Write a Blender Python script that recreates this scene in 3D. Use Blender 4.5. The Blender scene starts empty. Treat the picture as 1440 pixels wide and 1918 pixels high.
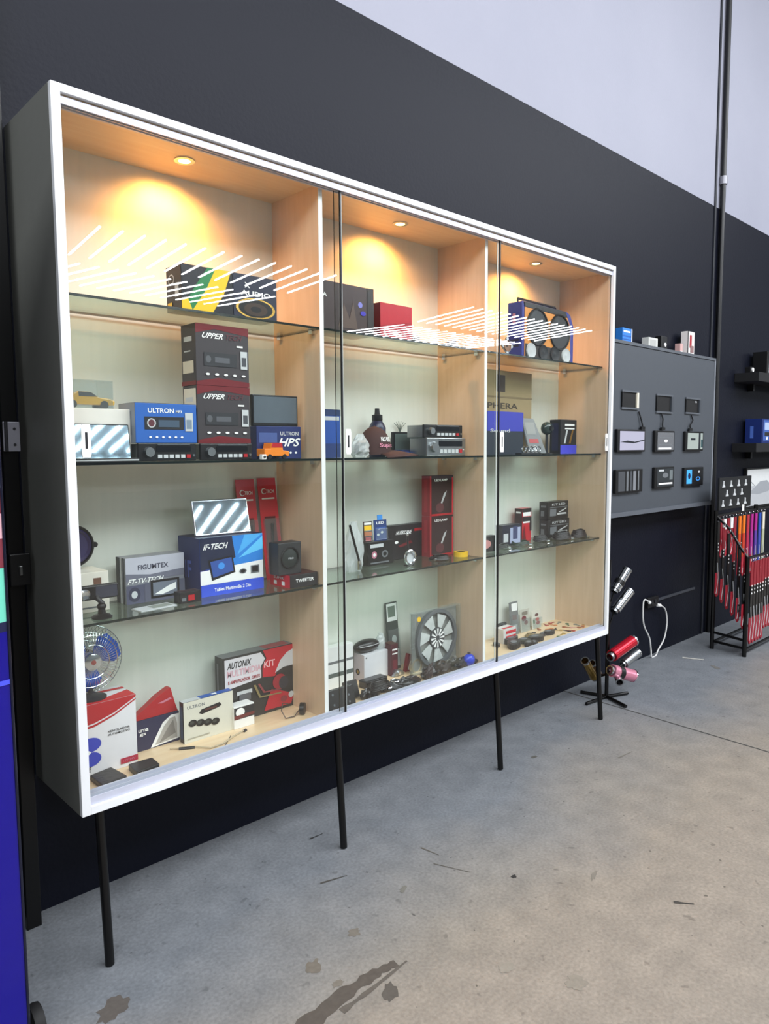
import bpy, math, random
from mathutils import Vector, Matrix
random.seed(7)
S = bpy.context.scene
col = S.collection
# ---------------------------------------------------------------- camera
CAM = Vector((-0.7566, -2.4743, 1.5416)); FPX = 1360.1
YAW, PITCH, ROLL = .76, -.0876, -.0061
_f = Vector((math.sin(YAW)*math.cos(PITCH), math.cos(YAW)*math.cos(PITCH), math.sin(PITCH)))
_r0 = Vector((math.cos(YAW), -math.sin(YAW), 0)); _u0 = _r0.cross(_f)
_r = math.cos(ROLL)*_r0 + math.sin(ROLL)*_u0; _u = -math.sin(ROLL)*_r0 + math.cos(ROLL)*_u0
cd = bpy.data.cameras.new('camera'); cam = bpy.data.objects.new('camera', cd); col.objects.link(cam)
m = Matrix((_r, _u, -_f)).transposed().to_4x4(); m.translation = CAM; cam.matrix_world = m
cd.sensor_fit = 'HORIZONTAL'; cd.sensor_width = 36; cd.lens = FPX/1440*36; cd.clip_end = 100; cd.clip_start = .02
S.camera = cam
def at(px, py, x=None, y=None, z=None):
    "where the sight line through a photo pixel meets a plane of the room"
    d = _f + _r*((px-720)/FPX) - _u*((py-959)/FPX)
    if x is not None: t = (x-CAM.x)/d.x
    elif y is not None: t = (y-CAM.y)/d.y
    else: t = (z-CAM.z)/d.z
    return CAM + d*t
# ---------------------------------------------------------------- light
w = bpy.data.worlds.new('world'); S.world = w; w.use_nodes = True
w.node_tree.nodes['Background'].inputs[0].default_value = (.80, .90, 1, 1)
w.node_tree.nodes['Background'].inputs[1].default_value = .20
S.view_settings.view_transform = 'Standard'; S.view_settings.look = 'None'
S.view_settings.exposure = 0.15; S.view_settings.gamma = 1; S.view_settings.use_curve_mapping = False
al = bpy.data.lights.new('added_fill_light', 'AREA'); al.shape = 'RECTANGLE'; al.size = 20; al.size_y = 2.4; al.energy = 1300; al.color = (.93, .96, 1)  # added soft fill overhead, out of view and out of the glass reflections
ao = bpy.data.objects.new('added_fill_light', al); col.objects.link(ao); ao.location = (.5, -4.4, 5.6); ao.rotation_euler = (math.radians(34), 0, 0)
S.cycles.transparent_max_bounces = 24; S.cycles.max_bounces = 8
TUBE = 45.0      # luminance of the ceiling tubes
SPOT = 20.0       # watt of each warm downlight
# ---------------------------------------------------------------- materials
def lin(h):
    if isinstance(h, str):
        h = h.lstrip('#'); v = [int(h[i:i+2], 16)/255 for i in (0, 2, 4)]
        return tuple((a/12.92 if a <= .04045 else ((a+.055)/1.055)**2.4) for a in v) + (1,)
    return tuple(h) + (1,)
_M = {}
def mat(c, rough=.5, metal=0, noise=0, scale=30, bump=0, coat=0, alpha=1, name=None):
    k = (c, rough, metal, noise, scale, bump, coat, alpha)
    if k in _M: return _M[k]
    ma = bpy.data.materials.new(name or 'paint'); ma.use_nodes = True; nt = ma.node_tree; b = nt.nodes['Principled BSDF']
    C = lin(c); b.inputs['Base Color'].default_value = C; b.inputs['Roughness'].default_value = rough; b.inputs['Metallic'].default_value = metal
    b.inputs['Coat Weight'].default_value = coat; b.inputs['Alpha'].default_value = alpha
    tc = nt.nodes.new('ShaderNodeTexCoord'); n = nt.nodes.new('ShaderNodeTexNoise'); n.inputs['Scale'].default_value = scale; n.inputs['Detail'].default_value = 5
    nt.links.new(tc.outputs['Object'], n.inputs['Vector'])
    nz = noise or .06
    mx = nt.nodes.new('ShaderNodeMix'); mx.data_type = 'RGBA'
    mx.inputs['A'].default_value = tuple(v*(1-nz) for v in C[:3]) + (1,); mx.inputs['B'].default_value = tuple(min(1, v*(1+nz)+nz*.01) for v in C[:3]) + (1,)
    nt.links.new(n.outputs['Fac'], mx.inputs['Factor']); nt.links.new(mx.outputs['Result'], b.inputs['Base Color'])
    if bump:
        bp = nt.nodes.new('ShaderNodeBump'); bp.inputs['Strength'].default_value = bump; bp.inputs['Distance'].default_value = .01
        nt.links.new(n.outputs['Fac'], bp.inputs['Height']); nt.links.new(bp.outputs['Normal'], b.inputs['Normal'])
    _M[k] = ma; return ma
def emit(c, s, name='lamp'):
    ma = bpy.data.materials.new(name); ma.use_nodes = True; nt = ma.node_tree; nt.nodes.clear()
    e = nt.nodes.new('ShaderNodeEmission'); e.inputs[0].default_value = lin(c); e.inputs[1].default_value = s
    o = nt.nodes.new('ShaderNodeOutputMaterial'); nt.links.new(e.outputs[0], o.inputs[0]); return ma
def glassy(tint, rough=0, ior=1.5, name='glass', milk=0):
    ma = bpy.data.materials.new(name); ma.use_nodes = True; nt = ma.node_tree; nt.nodes.clear()
    t = nt.nodes.new('ShaderNodeBsdfTransparent'); t.inputs[0].default_value = lin(tint)
    g = nt.nodes.new('ShaderNodeBsdfGlossy'); g.inputs['Roughness'].default_value = rough; g.inputs[0].default_value = (1, 1, 1, 1)
    fr = nt.nodes.new('ShaderNodeFresnel'); ge = nt.nodes.new('ShaderNodeNewGeometry'); mr = nt.nodes.new('ShaderNodeMapRange')
    mr.inputs['To Min'].default_value = ior; mr.inputs['To Max'].default_value = 1/ior      # the node inverts the index on back faces of a thin sheet
    nt.links.new(ge.outputs['Backfacing'], mr.inputs['Value']); nt.links.new(mr.outputs['Result'], fr.inputs[0])
    mx = nt.nodes.new('ShaderNodeMixShader'); o = nt.nodes.new('ShaderNodeOutputMaterial')
    nt.links.new(fr.outputs[0], mx.inputs[0]); nt.links.new(t.outputs[0], mx.inputs[1]); nt.links.new(g.outputs[0], mx.inputs[2])
    if milk:
        d = nt.nodes.new('ShaderNodeBsdfDiffuse'); d.inputs[0].default_value = (.85, .88, .88, 1); m2 = nt.nodes.new('ShaderNodeMixShader'); m2.inputs[0].default_value = milk
        nt.links.new(mx.outputs[0], m2.inputs[1]); nt.links.new(d.outputs[0], m2.inputs[2]); nt.links.new(m2.outputs[0], o.inputs[0])
    else: nt.links.new(mx.outputs[0], o.inputs[0])
    return ma
def wood(c1, c2, rough=.35, vertical=True, name='wood'):
    ma = bpy.data.materials.new(name); ma.use_nodes = True; nt = ma.node_tree; b = nt.nodes['Principled BSDF']; b.inputs['Roughness'].default_value = rough
    tc = nt.nodes.new('ShaderNodeTexCoord'); mp = nt.nodes.new('ShaderNodeMapping'); mp.inputs['Scale'].default_value = (14, 14, 1.2) if vertical else (1.2, 14, 14)
    n = nt.nodes.new('ShaderNodeTexNoise'); n.inputs['Scale'].default_value = 3; n.inputs['Detail'].default_value = 8
    cr = nt.nodes.new('ShaderNodeValToRGB'); cr.color_ramp.elements[0].color = lin(c1); cr.color_ramp.elements[1].color = lin(c2)
    cr.color_ramp.elements[0].position = .35; cr.color_ramp.elements[1].position = .65
    for a, bb in ((tc.outputs['Object'], mp.inputs[0]), (mp.outputs[0], n.inputs['Vector']), (n.outputs['Fac'], cr.inputs[0]), (cr.outputs[0], b.inputs['Base Color'])): nt.links.new(a, bb)
    return ma
WHITE = mat('#e9ebee', .35, noise=.03, name='white_lacquer'); ALU = mat('#c3c6d6', .35, .1, name='white_aluminium')
BLK = mat('#08080a', .4, name='black_plastic'); BLKM = mat('#050506', .35, .3, name='black_metal'); DK = mat('#1c1d21', .5); GRY = mat('#6c7074', .5)
CHR = mat('#d9dcdf', .15, 1, name='chrome'); STEEL = mat('#a9adb0', .3, 1, name='steel'); RED = mat('#b3101c', .4); DRED = mat('#6d1018', .4); CRIM = mat('#d01f30', .35)
BLUE = mat('#1c4fb4', .4); NAVY = mat('#14183f', .45); LBLUE = mat('#3b8fe0', .4); W_ = mat('#f2f2f0', .5); CREAM = mat('#e6dfcc', .5); LG = mat('#c3c6c8', .5)
YEL = mat('#f2c21c', .4); ORG = mat('#f07a1a', .4); GRN = mat('#1f7a45', .4); BRN = mat('#4a2b24', .6); PINK = mat('#d98aa0', .3, .4); GOLD = mat('#b9954f', .25, .9); COPPER = mat('#a35c31', .4, .4)
SCR = mat('#101216', .08, name='dark_screen'); MIRR = mat('#7f929c', .04, .85, name='mirror_screen'); MAG = mat('#b0208a', .4); PURP = mat('#3a2fb0', .4)
GLASS = glassy('#f7fbf9', ior=1.72, name='clear_glass'); GBACK = glassy('#ffffff', ior=1.001, name='glass_rear_face'); SHG = glassy('#dfeae4', ior=1.45, name='shelf_glass'); EDGE = mat('#0c1a16', .15, name='glass_edge'); CLEAR = glassy('#f0f4f4', .05, 1.4, 'clear_plastic', .06)
BAG = glassy('#e6ecec', .18, 1.6, 'crinkled_bag', .42)
# ---------------------------------------------------------------- mesh helpers
class MB:
    def __init__(s): s.v = []; s.f = []; s.mi = []
    def add(s, vs, fs, m=0):
        o = len(s.v); s.v += [tuple(v) for v in vs]; s.f += [tuple(i+o for i in f) for f in fs]; s.mi += [m]*len(fs); return s
    def box(s, x0, x1, y0, y1, z0, z1, m=0, M=None):
        vs = [Vector(p) for p in ((x0,y0,z0),(x1,y0,z0),(x1,y1,z0),(x0,y1,z0),(x0,y0,z1),(x1,y0,z1),(x1,y1,z1),(x0,y1,z1))]
        if M: vs = [M @ v for v in vs]
        return s.add(vs, [(0,3,2,1),(4,5,6,7),(0,1,5,4),(1,2,6,5),(2,3,7,6),(3,0,4,7)], m)
    def cyl(s, p0, p1, r0, r1=None, n=14, m=0, cap=True):
        p0, p1 = Vector(p0), Vector(p1); r1 = r0 if r1 is None else r1
        d = (p1-p0).normalized(); a = d.orthogonal().normalized(); b = d.cross(a); vs = []
        for p, r in ((p0, r0), (p1, r1)):
            for i in range(n): t = 2*math.pi*i/n; vs.append(p + a*(r*math.cos(t)) + b*(r*math.sin(t)))
        fs = [(i, (i+1) % n, n+(i+1) % n, n+i) for i in range(n)]
        if cap: fs += [tuple(range(n-1, -1, -1)), tuple(range(n, 2*n))]
        return s.add(vs, fs, m)
    def pipe(s, p0, p1, ro, ri, n=20, m=0):
        p0, p1 = Vector(p0), Vector(p1); d = (p1-p0).normalized(); a = d.orthogonal().normalized(); b = d.cross(a); vs = []
        for p, r in ((p0, ro), (p1, ro), (p1, ri), (p0, ri)):
            for i in range(n): t = 2*math.pi*i/n; vs.append(p + a*(r*math.cos(t)) + b*(r*math.sin(t)))
        fs = []
        for k in range(4):
            for i in range(n): j = (i+1) % n; k2 = (k+1) % 4; fs.append((k*n+i, k*n+j, k2*n+j, k2*n+i))
        return s.add(vs, fs, m)
    def tube(s, pts, r, n=8, m=0, closed=False):
        pts = [Vector(p) for p in pts]; N = len(pts); vs = []; ref = None
        for i, p in enumerate(pts):
            d = (pts[(i+1) % N] - pts[i-1]) if closed else (pts[min(i+1, N-1)] - pts[max(i-1, 0)])
            d = d.normalized() if d.length else Vector((0, 0, 1))
            if ref is None: ref = d.orthogonal().normalized()
            a = (ref - d*ref.dot(d)); a = a.normalized() if a.length > 1e-6 else d.orthogonal().normalized(); ref = a; b = d.cross(a)
            for k in range(n): t = 2*math.pi*k/n; vs.append(p + a*(r*math.cos(t)) + b*(r*math.sin(t)))
        fs = []
        for i in range(N if closed else N-1):
            j = (i+1) % N
            for k in range(n): fs.append((i*n+k, i*n+(k+1) % n, j*n+(k+1) % n, j*n+k))
        if not closed: fs += [tuple(range(n-1, -1, -1)), tuple((N-1)*n+k for k in range(n))]
        return s.add(vs, fs, m)
    def ring(s, c, R, r, axis='y', N=32, n=6, m=0):
        c = Vector(c); P = []
        for i in range(N):
            t = 2*math.pi*i/N; a, b = R*math.cos(t), R*math.sin(t)
            P.append(c + (Vector((a, 0, b)) if axis == 'y' else Vector((a, b, 0)) if axis == 'z' else Vector((0, a, b))))
        return s.tube(P, r, n, m, True)
    def lathe(s, prof, c=(0,0,0), axis='z', n=24, m=0):
        c = Vector(c); vs = []
        for r, h in prof:
            for i in range(n):
                t = 2*math.pi*i/n; a, b = r*math.cos(t), r*math.sin(t)
                vs.append(c + (Vector((a, b, h)) if axis == 'z' else Vector((a, -h, b)) if axis == 'y' else Vector((h, a, b))))
        fs = [(k*n+i, k*n+(i+1) % n, (k+1)*n+(i+1) % n, (k+1)*n+i) for k in range(len(prof)-1) for i in range(n)]
        fs += [tuple(range(n-1, -1, -1)), tuple((len(prof)-1)*n+i for i in range(n))]
        return s.add(vs, fs, m)
    def prism(s, pts, y0, y1, m=0, plane='xz'):
        n = len(pts); mk = (lambda a, b, t: (a, t, b)) if plane == 'xz' else (lambda a, b, t: (a, b, t)) if plane == 'xy' else (lambda a, b, t: (t, a, b))
        vs = [mk(a, b, y0) for a, b in pts] + [mk(a, b, y1) for a, b in pts]
        return s.add(vs, [tuple(range(n-1, -1, -1)), tuple(range(n, 2*n))] + [(i, (i+1) % n, n+(i+1) % n, n+i) for i in range(n)], m)
    def ball(s, c, rx, ry, rz, n=14, k=8, m=0, f=None):
        c = Vector(c); vs = []
        for i in range(k+1):
            ph = -math.pi/2 + math.pi*i/k
            for j in range(n):
                t = 2*math.pi*j/n; q = Vector((math.cos(ph)*math.cos(t), math.cos(ph)*math.sin(t), math.sin(ph)))
                if f: q = f(q)
                vs.append(c + Vector((q.x*rx, q.y*ry, q.z*rz)))
        return s.add(vs, [(i*n+j, i*n+(j+1) % n, (i+1)*n+(j+1) % n, (i+1)*n+j) for i in range(k) for j in range(n)], m)
    def build(s, name, mats, parent=None, smooth=False, bev=0, **kw):
        me = bpy.data.meshes.new(name); me.from_pydata(s.v, [], s.f); me.validate(); me.update()
        for x in (mats if isinstance(mats, (list, tuple)) else [mats]): me.materials.append(x)
        for p, i in zip(me.polygons, s.mi): p.material_index = min(i, len(me.materials)-1); p.use_smooth = smooth
        import bmesh
        bm = bmesh.new(); bm.from_mesh(me); bmesh.ops.recalc_face_normals(bm, faces=bm.faces); bm.to_mesh(me); bm.free()
        if smooth:
            try: me.set_sharp_from_angle(angle=math.radians(40))
            except Exception: pass
        o = bpy.data.objects.new(name, me); col.objects.link(o)
        if parent: o.parent = parent
        if bev:
            b = o.modifiers.new('bevel', 'BEVEL'); b.width = bev; b.segments = 2; b.limit_method = 'ANGLE'
        for k, v in kw.items(): o[k] = v
        return o
def thing(name, label, cat, loc=(0,0,0), rz=0, group=None, rx=0, ry=0):
    o = bpy.data.objects.new(name, None); col.objects.link(o); o.location = loc; o.rotation_euler = (rx, ry, rz); o.empty_display_size = .02
    o['label'] = label; o['category'] = cat
    if group: o['group'] = group
    return o
def struct(o): o['kind'] = 'structure'; return o
_T = {}
def textmesh(t, bold=.02):
    if (t, bold) in _T: return _T[(t, bold)]
    cu = bpy.data.curves.new('t', 'FONT'); cu.body = t; cu.size = 1; cu.offset = bold; cu.resolution_u = 2
    ob = bpy.data.objects.new('t', cu); col.objects.link(ob); dg = bpy.context.evaluated_depsgraph_get(); dg.update()
    me = ob.evaluated_get(dg).to_mesh(); vs = [v.co.copy() for v in me.vertices]; fs = [tuple(p.vertices) for p in me.polygons]
    ob.evaluated_get(dg).to_mesh_clear(); bpy.data.objects.remove(ob)
    x0 = min(v.x for v in vs); x1 = max(v.x for v in vs); y0 = min(v.y for v in vs); y1 = max(v.y for v in vs)
    _T[(t, bold)] = ([((v.x-x0)/(x1-x0), (v.y-y0)/(y1-y0)) for v in vs], fs, (x1-x0)/(y1-y0)); return _T[(t, bold)]
def decorate(par, F, els, prefix='printed_panel'):
    "flat print on a face; F(u, v, e) maps face fractions to a point"
    mb = MB(); ms = []; e = .0005
    for el in els:
        k = el[0]; ma = el[-1] if k != 't' else el[6]
        if k == 't':
            _, t, u0, v0, u1, v1, ma = el[:7]; sh = el[7] if len(el) > 7 else 0
            vs, fs, _ = textmesh(t); e += .0003
            tm = MB().add([F(u0 + (x + sh*(y-.5))*(u1-u0), v0+y*(v1-v0), e) for x, y in vs], fs)
            tm.build('lettering', ma, par); continue
        if ma not in ms: ms.append(ma)
        i = ms.index(ma); e += .0003
        if k == 'r': _, u0, v0, u1, v1, _m = el; mb.add([F(u0,v0,e), F(u1,v0,e), F(u1,v1,e), F(u0,v1,e)], [(0,1,2,3)], i)
        elif k == 'p': mb.add([F(u, v, e) for u, v in el[1]], [tuple(range(len(el[1])))], i)
        elif k == 'o':
            _, u, v, ru, rv, _m = el; mb.add([F(u+ru*math.cos(t*.314), v+rv*math.sin(t*.314), e) for t in range(20)], [tuple(range(20))], i)
    if mb.f: mb.build(prefix, ms, par)
def pack(name, label, cat, L, R, top, y, z, B=None, d=None, body=W_, front=(), side=(), lid=(), group=None, bev=.0012, x0=None, maxy=-.056, rz=0):
    X0 = at(L, top, y=y).x if x0 is None else x0; X1 = at(R, top, y=y).x; h = at(L if x0 is None else (L+R)/2, top, y=y).z - z; wd = X1-X0
    if d is None: d = at(B, top, x=X0).y - y
    d = max(.012, min(d, maxy-y))
    t = thing(name, label, cat, (X0, y, z+.0004), rz, group)
    MB().box(0, wd, 0, d, 0, h).build('carton', body, t, bev=bev)
    if front: decorate(t, lambda u, v, e: (u*wd, -e, v*h), front)
    if side: decorate(t, lambda u, v, e: (-e, d-u*d, v*h), side, 'side_print')
    if lid: decorate(t, lambda u, v, e: (u*wd, v*d, h+e), lid, 'lid_print')
    t['_w'] = 0; del t['_w']
    return t, X0, X1, h, d
# ---------------------------------------------------------------- the room
FY = -.394; Z0 = .4736; HH = 2.053; ZT = Z0+HH; WW = 2.985
def wall_mat():
    ma = bpy.data.materials.new('two_tone_wall'); ma.use_nodes = True; nt = ma.node_tree; b = nt.nodes['Principled BSDF']; N = nt.nodes.new; L = nt.links.new
    g = N('ShaderNodeNewGeometry'); sp = N('ShaderNodeSeparateXYZ'); L(g.outputs['Position'], sp.inputs[0])
    gt = N('ShaderNodeMath'); gt.operation = 'GREATER_THAN'; gt.inputs[1].default_value = 3.42; L(sp.outputs['Z'], gt.inputs[0])
    n = N('ShaderNodeTexNoise'); n.inputs['Scale'].default_value = 1.3; n.inputs['Detail'].default_value = 8; L(g.outputs['Position'], n.inputs['Vector'])
    c1 = N('ShaderNodeMix'); c1.data_type = 'RGBA'; c1.inputs['A'].default_value = lin('#0c0f1b'); c1.inputs['B'].default_value = lin('#10131f'); L(n.outputs['Fac'], c1.inputs['Factor'])
    c2 = N('ShaderNodeMix'); c2.data_type = 'RGBA'; c2.inputs['A'].default_value = lin('#9294a2'); c2.inputs['B'].default_value = lin('#9fa0ad'); L(n.outputs['Fac'], c2.inputs['Factor'])
    mx = N('ShaderNodeMix'); mx.data_type = 'RGBA'; L(gt.outputs[0], mx.inputs['Factor']); L(c1.outputs['Result'], mx.inputs['A']); L(c2.outputs['Result'], mx.inputs['B'])
    L(mx.outputs['Result'], b.inputs['Base Color']); b.inputs['Roughness'].default_value = .5; b.inputs['Specular IOR Level'].default_value = .16
    n2 = N('ShaderNodeTexNoise'); n2.inputs['Scale'].default_value = 60; L(g.outputs['Position'], n2.inputs['Vector'])
    bp = N('ShaderNodeBump'); bp.inputs['Strength'].default_value = .12; bp.inputs['Distance'].default_value = .01; L(n2.outputs['Fac'], bp.inputs['Height']); L(bp.outputs['Normal'], b.inputs['Normal'])
    return ma
def floor_mat():
    ma = bpy.data.materials.new('concrete_floor'); ma.use_nodes = True; nt = ma.node_tree; b = nt.nodes['Principled BSDF']; N = nt.nodes.new; L = nt.links.new
    g = N('ShaderNodeNewGeometry')
    def noise(sc, det=6, stretch=None):
        n = N('ShaderNodeTexNoise'); n.inputs['Scale'].default_value = sc; n.inputs['Detail'].default_value = det; L(g.outputs['Position'], n.inputs['Vector']); return n
    def ramp(n, a, b_, c1, c2):
        r = N('ShaderNodeValToRGB'); r.color_ramp.elements[0].position = a; r.color_ramp.elements[1].position = b_; r.color_ramp.elements[0].color = c1; r.color_ramp.elements[1].color = c2; L(n.outputs['Fac'], r.inputs[0]); return r
    def mul(a, b_, f):
        q = N('ShaderNodeMix'); q.data_type = 'RGBA'; q.blend_type = 'MULTIPLY'; q.inputs['Factor'].default_value = f; L(a, q.inputs['A']); L(b_, q.inputs['B']); return q.outputs['Result']
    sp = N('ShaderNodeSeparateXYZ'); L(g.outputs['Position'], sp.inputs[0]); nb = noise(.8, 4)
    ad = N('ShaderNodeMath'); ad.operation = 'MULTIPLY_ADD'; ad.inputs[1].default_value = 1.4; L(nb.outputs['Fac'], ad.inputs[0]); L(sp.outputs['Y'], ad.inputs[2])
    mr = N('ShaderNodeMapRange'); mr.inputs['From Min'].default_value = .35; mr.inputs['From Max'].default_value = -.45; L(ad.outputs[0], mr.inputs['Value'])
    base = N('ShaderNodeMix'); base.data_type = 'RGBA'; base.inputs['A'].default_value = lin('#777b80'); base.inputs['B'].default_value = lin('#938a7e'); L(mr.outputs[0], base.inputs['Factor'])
    fine = ramp(noise(90, 3), .3, .7, (.8,.8,.8,1), (1.1,1.1,1.1,1)); midn = ramp(noise(9, 8), .3, .7, (.82,.83,.84,1), (1.08,1.08,1.08,1))
    spots = ramp(noise(22, 2), .27, .33, (.35,.35,.35,1), (1,1,1,1)); fleck = ramp(noise(38, 1), .215, .25, (.3,.3,.3,1), (1,1,1,1))
    c = mul(base.outputs['Result'], fine.outputs[0], 1); c = mul(c, midn.outputs[0], .9); c = mul(c, spots.outputs[0], .45); c = mul(c, fleck.outputs[0], .8)
    L(c, b.inputs['Base Color']); b.inputs['Roughness'].default_value = .55
    bp = N('ShaderNodeBump'); bp.inputs['Strength'].default_value = .1; bp.inputs['Distance'].default_value = .01; n2 = noise(40); L(n2.outputs['Fac'], bp.inputs['Height']); L(bp.outputs['Normal'], b.inputs['Normal'])
    return ma
struct(MB().box(-9, 26, 0, .2, 0, 6.2).build('wall_back', wall_mat()))
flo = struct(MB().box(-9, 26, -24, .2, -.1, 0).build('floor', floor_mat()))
struct(MB().box(-9, 26, -24, .2, 6.2, 6.3).build('ceiling', mat('#8b8f94', .8)))
# floor joint and stains
P = [at(1040, 1288, z=0), at(1135, 1318, z=0), at(1440, 1409, z=0)]
dirv = (P[2]-P[1]).normalized(); a = P[1]-dirv*.35; b2 = P[2]+dirv*2.5; nrm = Vector((-dirv.y, dirv.x, 0))*.006
MB().add([a-nrm, b2-nrm, b2+nrm, a+nrm], [(0,1,2,3)]).build('joint', mat('#3d3c3a', .9), flo).location.z = .0006
def stain(px, py, rx, ry, rot=0, c='#6a645c', seed=1, n=22):
    c0 = at(px, py, z=0); R = random.Random(seed); vs = []
    for i in range(n):
        t = 2*math.pi*i/n; k = 1 + R.uniform(-.28, .28); x, y = rx*k*math.cos(t), ry*k*math.sin(t)
        vs.append((c0.x + x*math.cos(rot) - y*math.sin(rot), c0.y + x*math.sin(rot) + y*math.cos(rot), .0007+seed*.00003))
    MB().add(vs, [tuple(range(n))]).build('stain', mat(c, .7, noise=.25, scale=60), flo)
stain(663, 1747, .022, .018, 0, '#716a60', 1); stain(587, 1811, .03, .022, .5, '#6f675c', 2); stain(212, 1888, .05, .035, .6, '#58524d', 3)
stain(730, 1858, .04, .02, .9, '#565049', 4); stain(1080, 1842, .03, .028, 0, '#857e72', 5); stain(948, 1812, .025, .02, 0, '#8b8478', 6)
stain(632, 1842, .02, .012, 0, '#766e63', 7); stain(1000, 1418, .02, .012, 0, '#56544f', 8); stain(755, 1666, .022, .01, .5, '#6f6c64', 9)
stain(1112, 1640, .03, .008, .3, '#7a746a', 10); stain(962, 1642, .012, .008, 0, '#2e2c2a', 11); stain(1340, 1250, .05, .02, 1, '#6a6864', 12)
def streak(pts, wd, c, sd):
    R = random.Random(sd); P = [at(x, y, z=0) for x, y in pts]; L_, R_ = [], []
    Q = []
    for i in range(len(P)-1):
        for k in range(6): Q.append(P[i].lerp(P[i+1], k/6))
    Q.append(P[-1])
    for i, p in enumerate(Q):
        d = (Q[min(i+1, len(Q)-1)]-Q[max(i-1, 0)]).normalized(); n = Vector((-d.y, d.x, 0)); k = wd*(1-i/len(Q)*.65)*(1+R.uniform(-.35, .35))
        L_.append(p+n*k); R_.append(p-n*k)
    N = len(Q); MB().add([(v.x, v.y, .0009+sd*.0001) for v in L_+R_], [(i, i+1, N+i+1, N+i) for i in range(N-1)]).build('stain', mat(c, .7, noise=.3, scale=50), flo)
streak([(560, 1935), (640, 1865), (705, 1822), (742, 1804)], .030, '#544c44', 1); streak([(640, 1895), (700, 1850), (762, 1800)], .009, '#5b544c', 2)
streak([(600, 1655), (650, 1640)], .005, '#45423e', 3); streak([(812, 1618), (880, 1634)], .003, '#5d5850', 4); streak([(788, 1588), (822, 1602)], .003, '#5d5850', 5)
streak([(1262, 1690), (1300, 1694)], .006, '#3d3a36', 6); streak([(1158, 1420), (1184, 1408)], .006, '#6e6a62', 7); streak([(580, 1572), (604, 1562)], .004, '#2c2c2c', 8); streak([(1278, 1232), (1318, 1236)], .02, '#b5b3ac', 9)
# pipe and joint strip on the wall
pm = mat('#08090d', .45); pp = thing('conduit_pipe', 'black vertical conduit pipe running up the wall beside the tablet panel', 'pipe', (5.285, -.024, 0))
MB().cyl((0,0,0), (0,0,6.19), .02, n=12).build('pipe', pm, pp, True)
MB().cyl((0,0,3.60), (0,0,3.66), .03, n=12).build('coupling', mat('#8c8c94', .4, .3), pp, True)
struct(MB().box(5.18, 5.205, -.010, 0, 0, 6.19).build('trim_1', mat('#171a23', .5)))
struct(MB().box(4.37, 5.03, -.010, 0, .395, .413).build('trim_2', mat('#3b3e46', .5)))
# ---------------------------------------------------------------- display cabinet
cab = thing('display_cabinet', 'large wall-hung display cabinet with white frame, glass sliding doors, wood dividers and thin black legs', 'cabinet', (0, FY, 0))
def cp(x0, x1, y0, y1, z0, z1, name, ma, bev=0, parent=None, **kw):
    return MB().box(x0, x1, y0-FY, y1-FY, z0, z1).build(name, ma, parent or cab, bev=bev, **kw)
VEN = wood('#d2b596', '#d9bd9f', name='beige_veneer'); VENH = wood('#e2c49c', '#e9cfaa', vertical=False, name='floor_veneer'); BACK = wood('#dcdfd6', '#e1e3da', .4, name='back_board')
SIDE = mat('#72736e', .45, name='grey_side_paint')
cp(0, .004, FY+.018, -.001, Z0, ZT, 'side_skin', SIDE); cp(WW-.004, WW, FY+.018, -.001, Z0, ZT, 'side_skin', SIDE)
cp(.004, .02, FY+.018, -.001, Z0, ZT, 'side_panel', VEN); cp(WW-.02, WW-.004, FY+.018, -.001, Z0, ZT, 'side_panel', VEN)
cp(.02, WW-.02, FY+.018, -.001, ZT-.03, ZT, 'top_panel', VENH); cp(.02, WW-.02, FY+.018, -.001, Z0, Z0+.03, 'bottom_panel', VENH)
cp(.02, WW-.02, -.05, -.035, Z0+.03, ZT-.03, 'back_panel', BACK)
D1, D2 = .967, 1.930
for D in (D1, D2):
    cp(D-.018, D, FY+.055, -.05, Z0+.03, ZT-.03, 'divider', VEN); cp(D-.018, D, FY+.053, FY+.055, Z0+.03, ZT-.03, 'divider_edge', W_, label='white front edge strip')
FS, FT, FB = .026, .048, .062
cp(0, FS, FY, FY+.018, Z0, ZT, 'stile', WHITE, .0015); cp(WW-.020, WW, FY, FY+.018, Z0, ZT, 'stile', WHITE, .0015)
cp(FS, WW-.02, FY, FY+.018, ZT-.022, ZT, 'top_rail', WHITE, .001); cp(FS, WW-.02, FY, FY+.018, Z0, Z0+.024, 'bottom_rail', WHITE, .001)
# sliding tracks, three lips each
tm = MB(); bm_ = MB()
for y0, y1, dz in ((FY+.010, FY+.0145, .0), (FY+.0245, FY+.028, .002), (FY+.040, FY+.048, .004)):
    tm.box(.02, WW-.02, y0-FY, y1-FY, ZT-FT-dz*0, ZT-.03); bm_.box(.02, WW-.02, y0-FY, y1-FY, Z0+.02, Z0+FB-.014+dz*2)
tm.box(.02, WW-.02, .011, .048, ZT-.042, ZT-.028); bm_.box(.02, WW-.02, .011, .055, Z0+.022, Z0+.036)
tm.build('top_track', ALU, cab); bm_.build('bottom_track', ALU, cab)
# glass shelves
SZ = (1.987, 1.505, 1.028)
for z in SZ:
    for x0, x1 in ((.022, D1-.020), (D1+.002, D2-.020), (D2+.002, WW-.026)):
        s = MB().box(x0, x1, .055, .330, z-.008, z); s.mi = [0, 0, 1, 1, 1, 1]; s.build('glass_shelf', [SHG, EDGE], cab)
        for xx in (x0-.001, x1-.012):
            for yy in (.085, .285): MB().box(xx, xx+.013, yy, yy+.02, z-.022, z-.0085).build('shelf_clip', CHR, cab)
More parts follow.
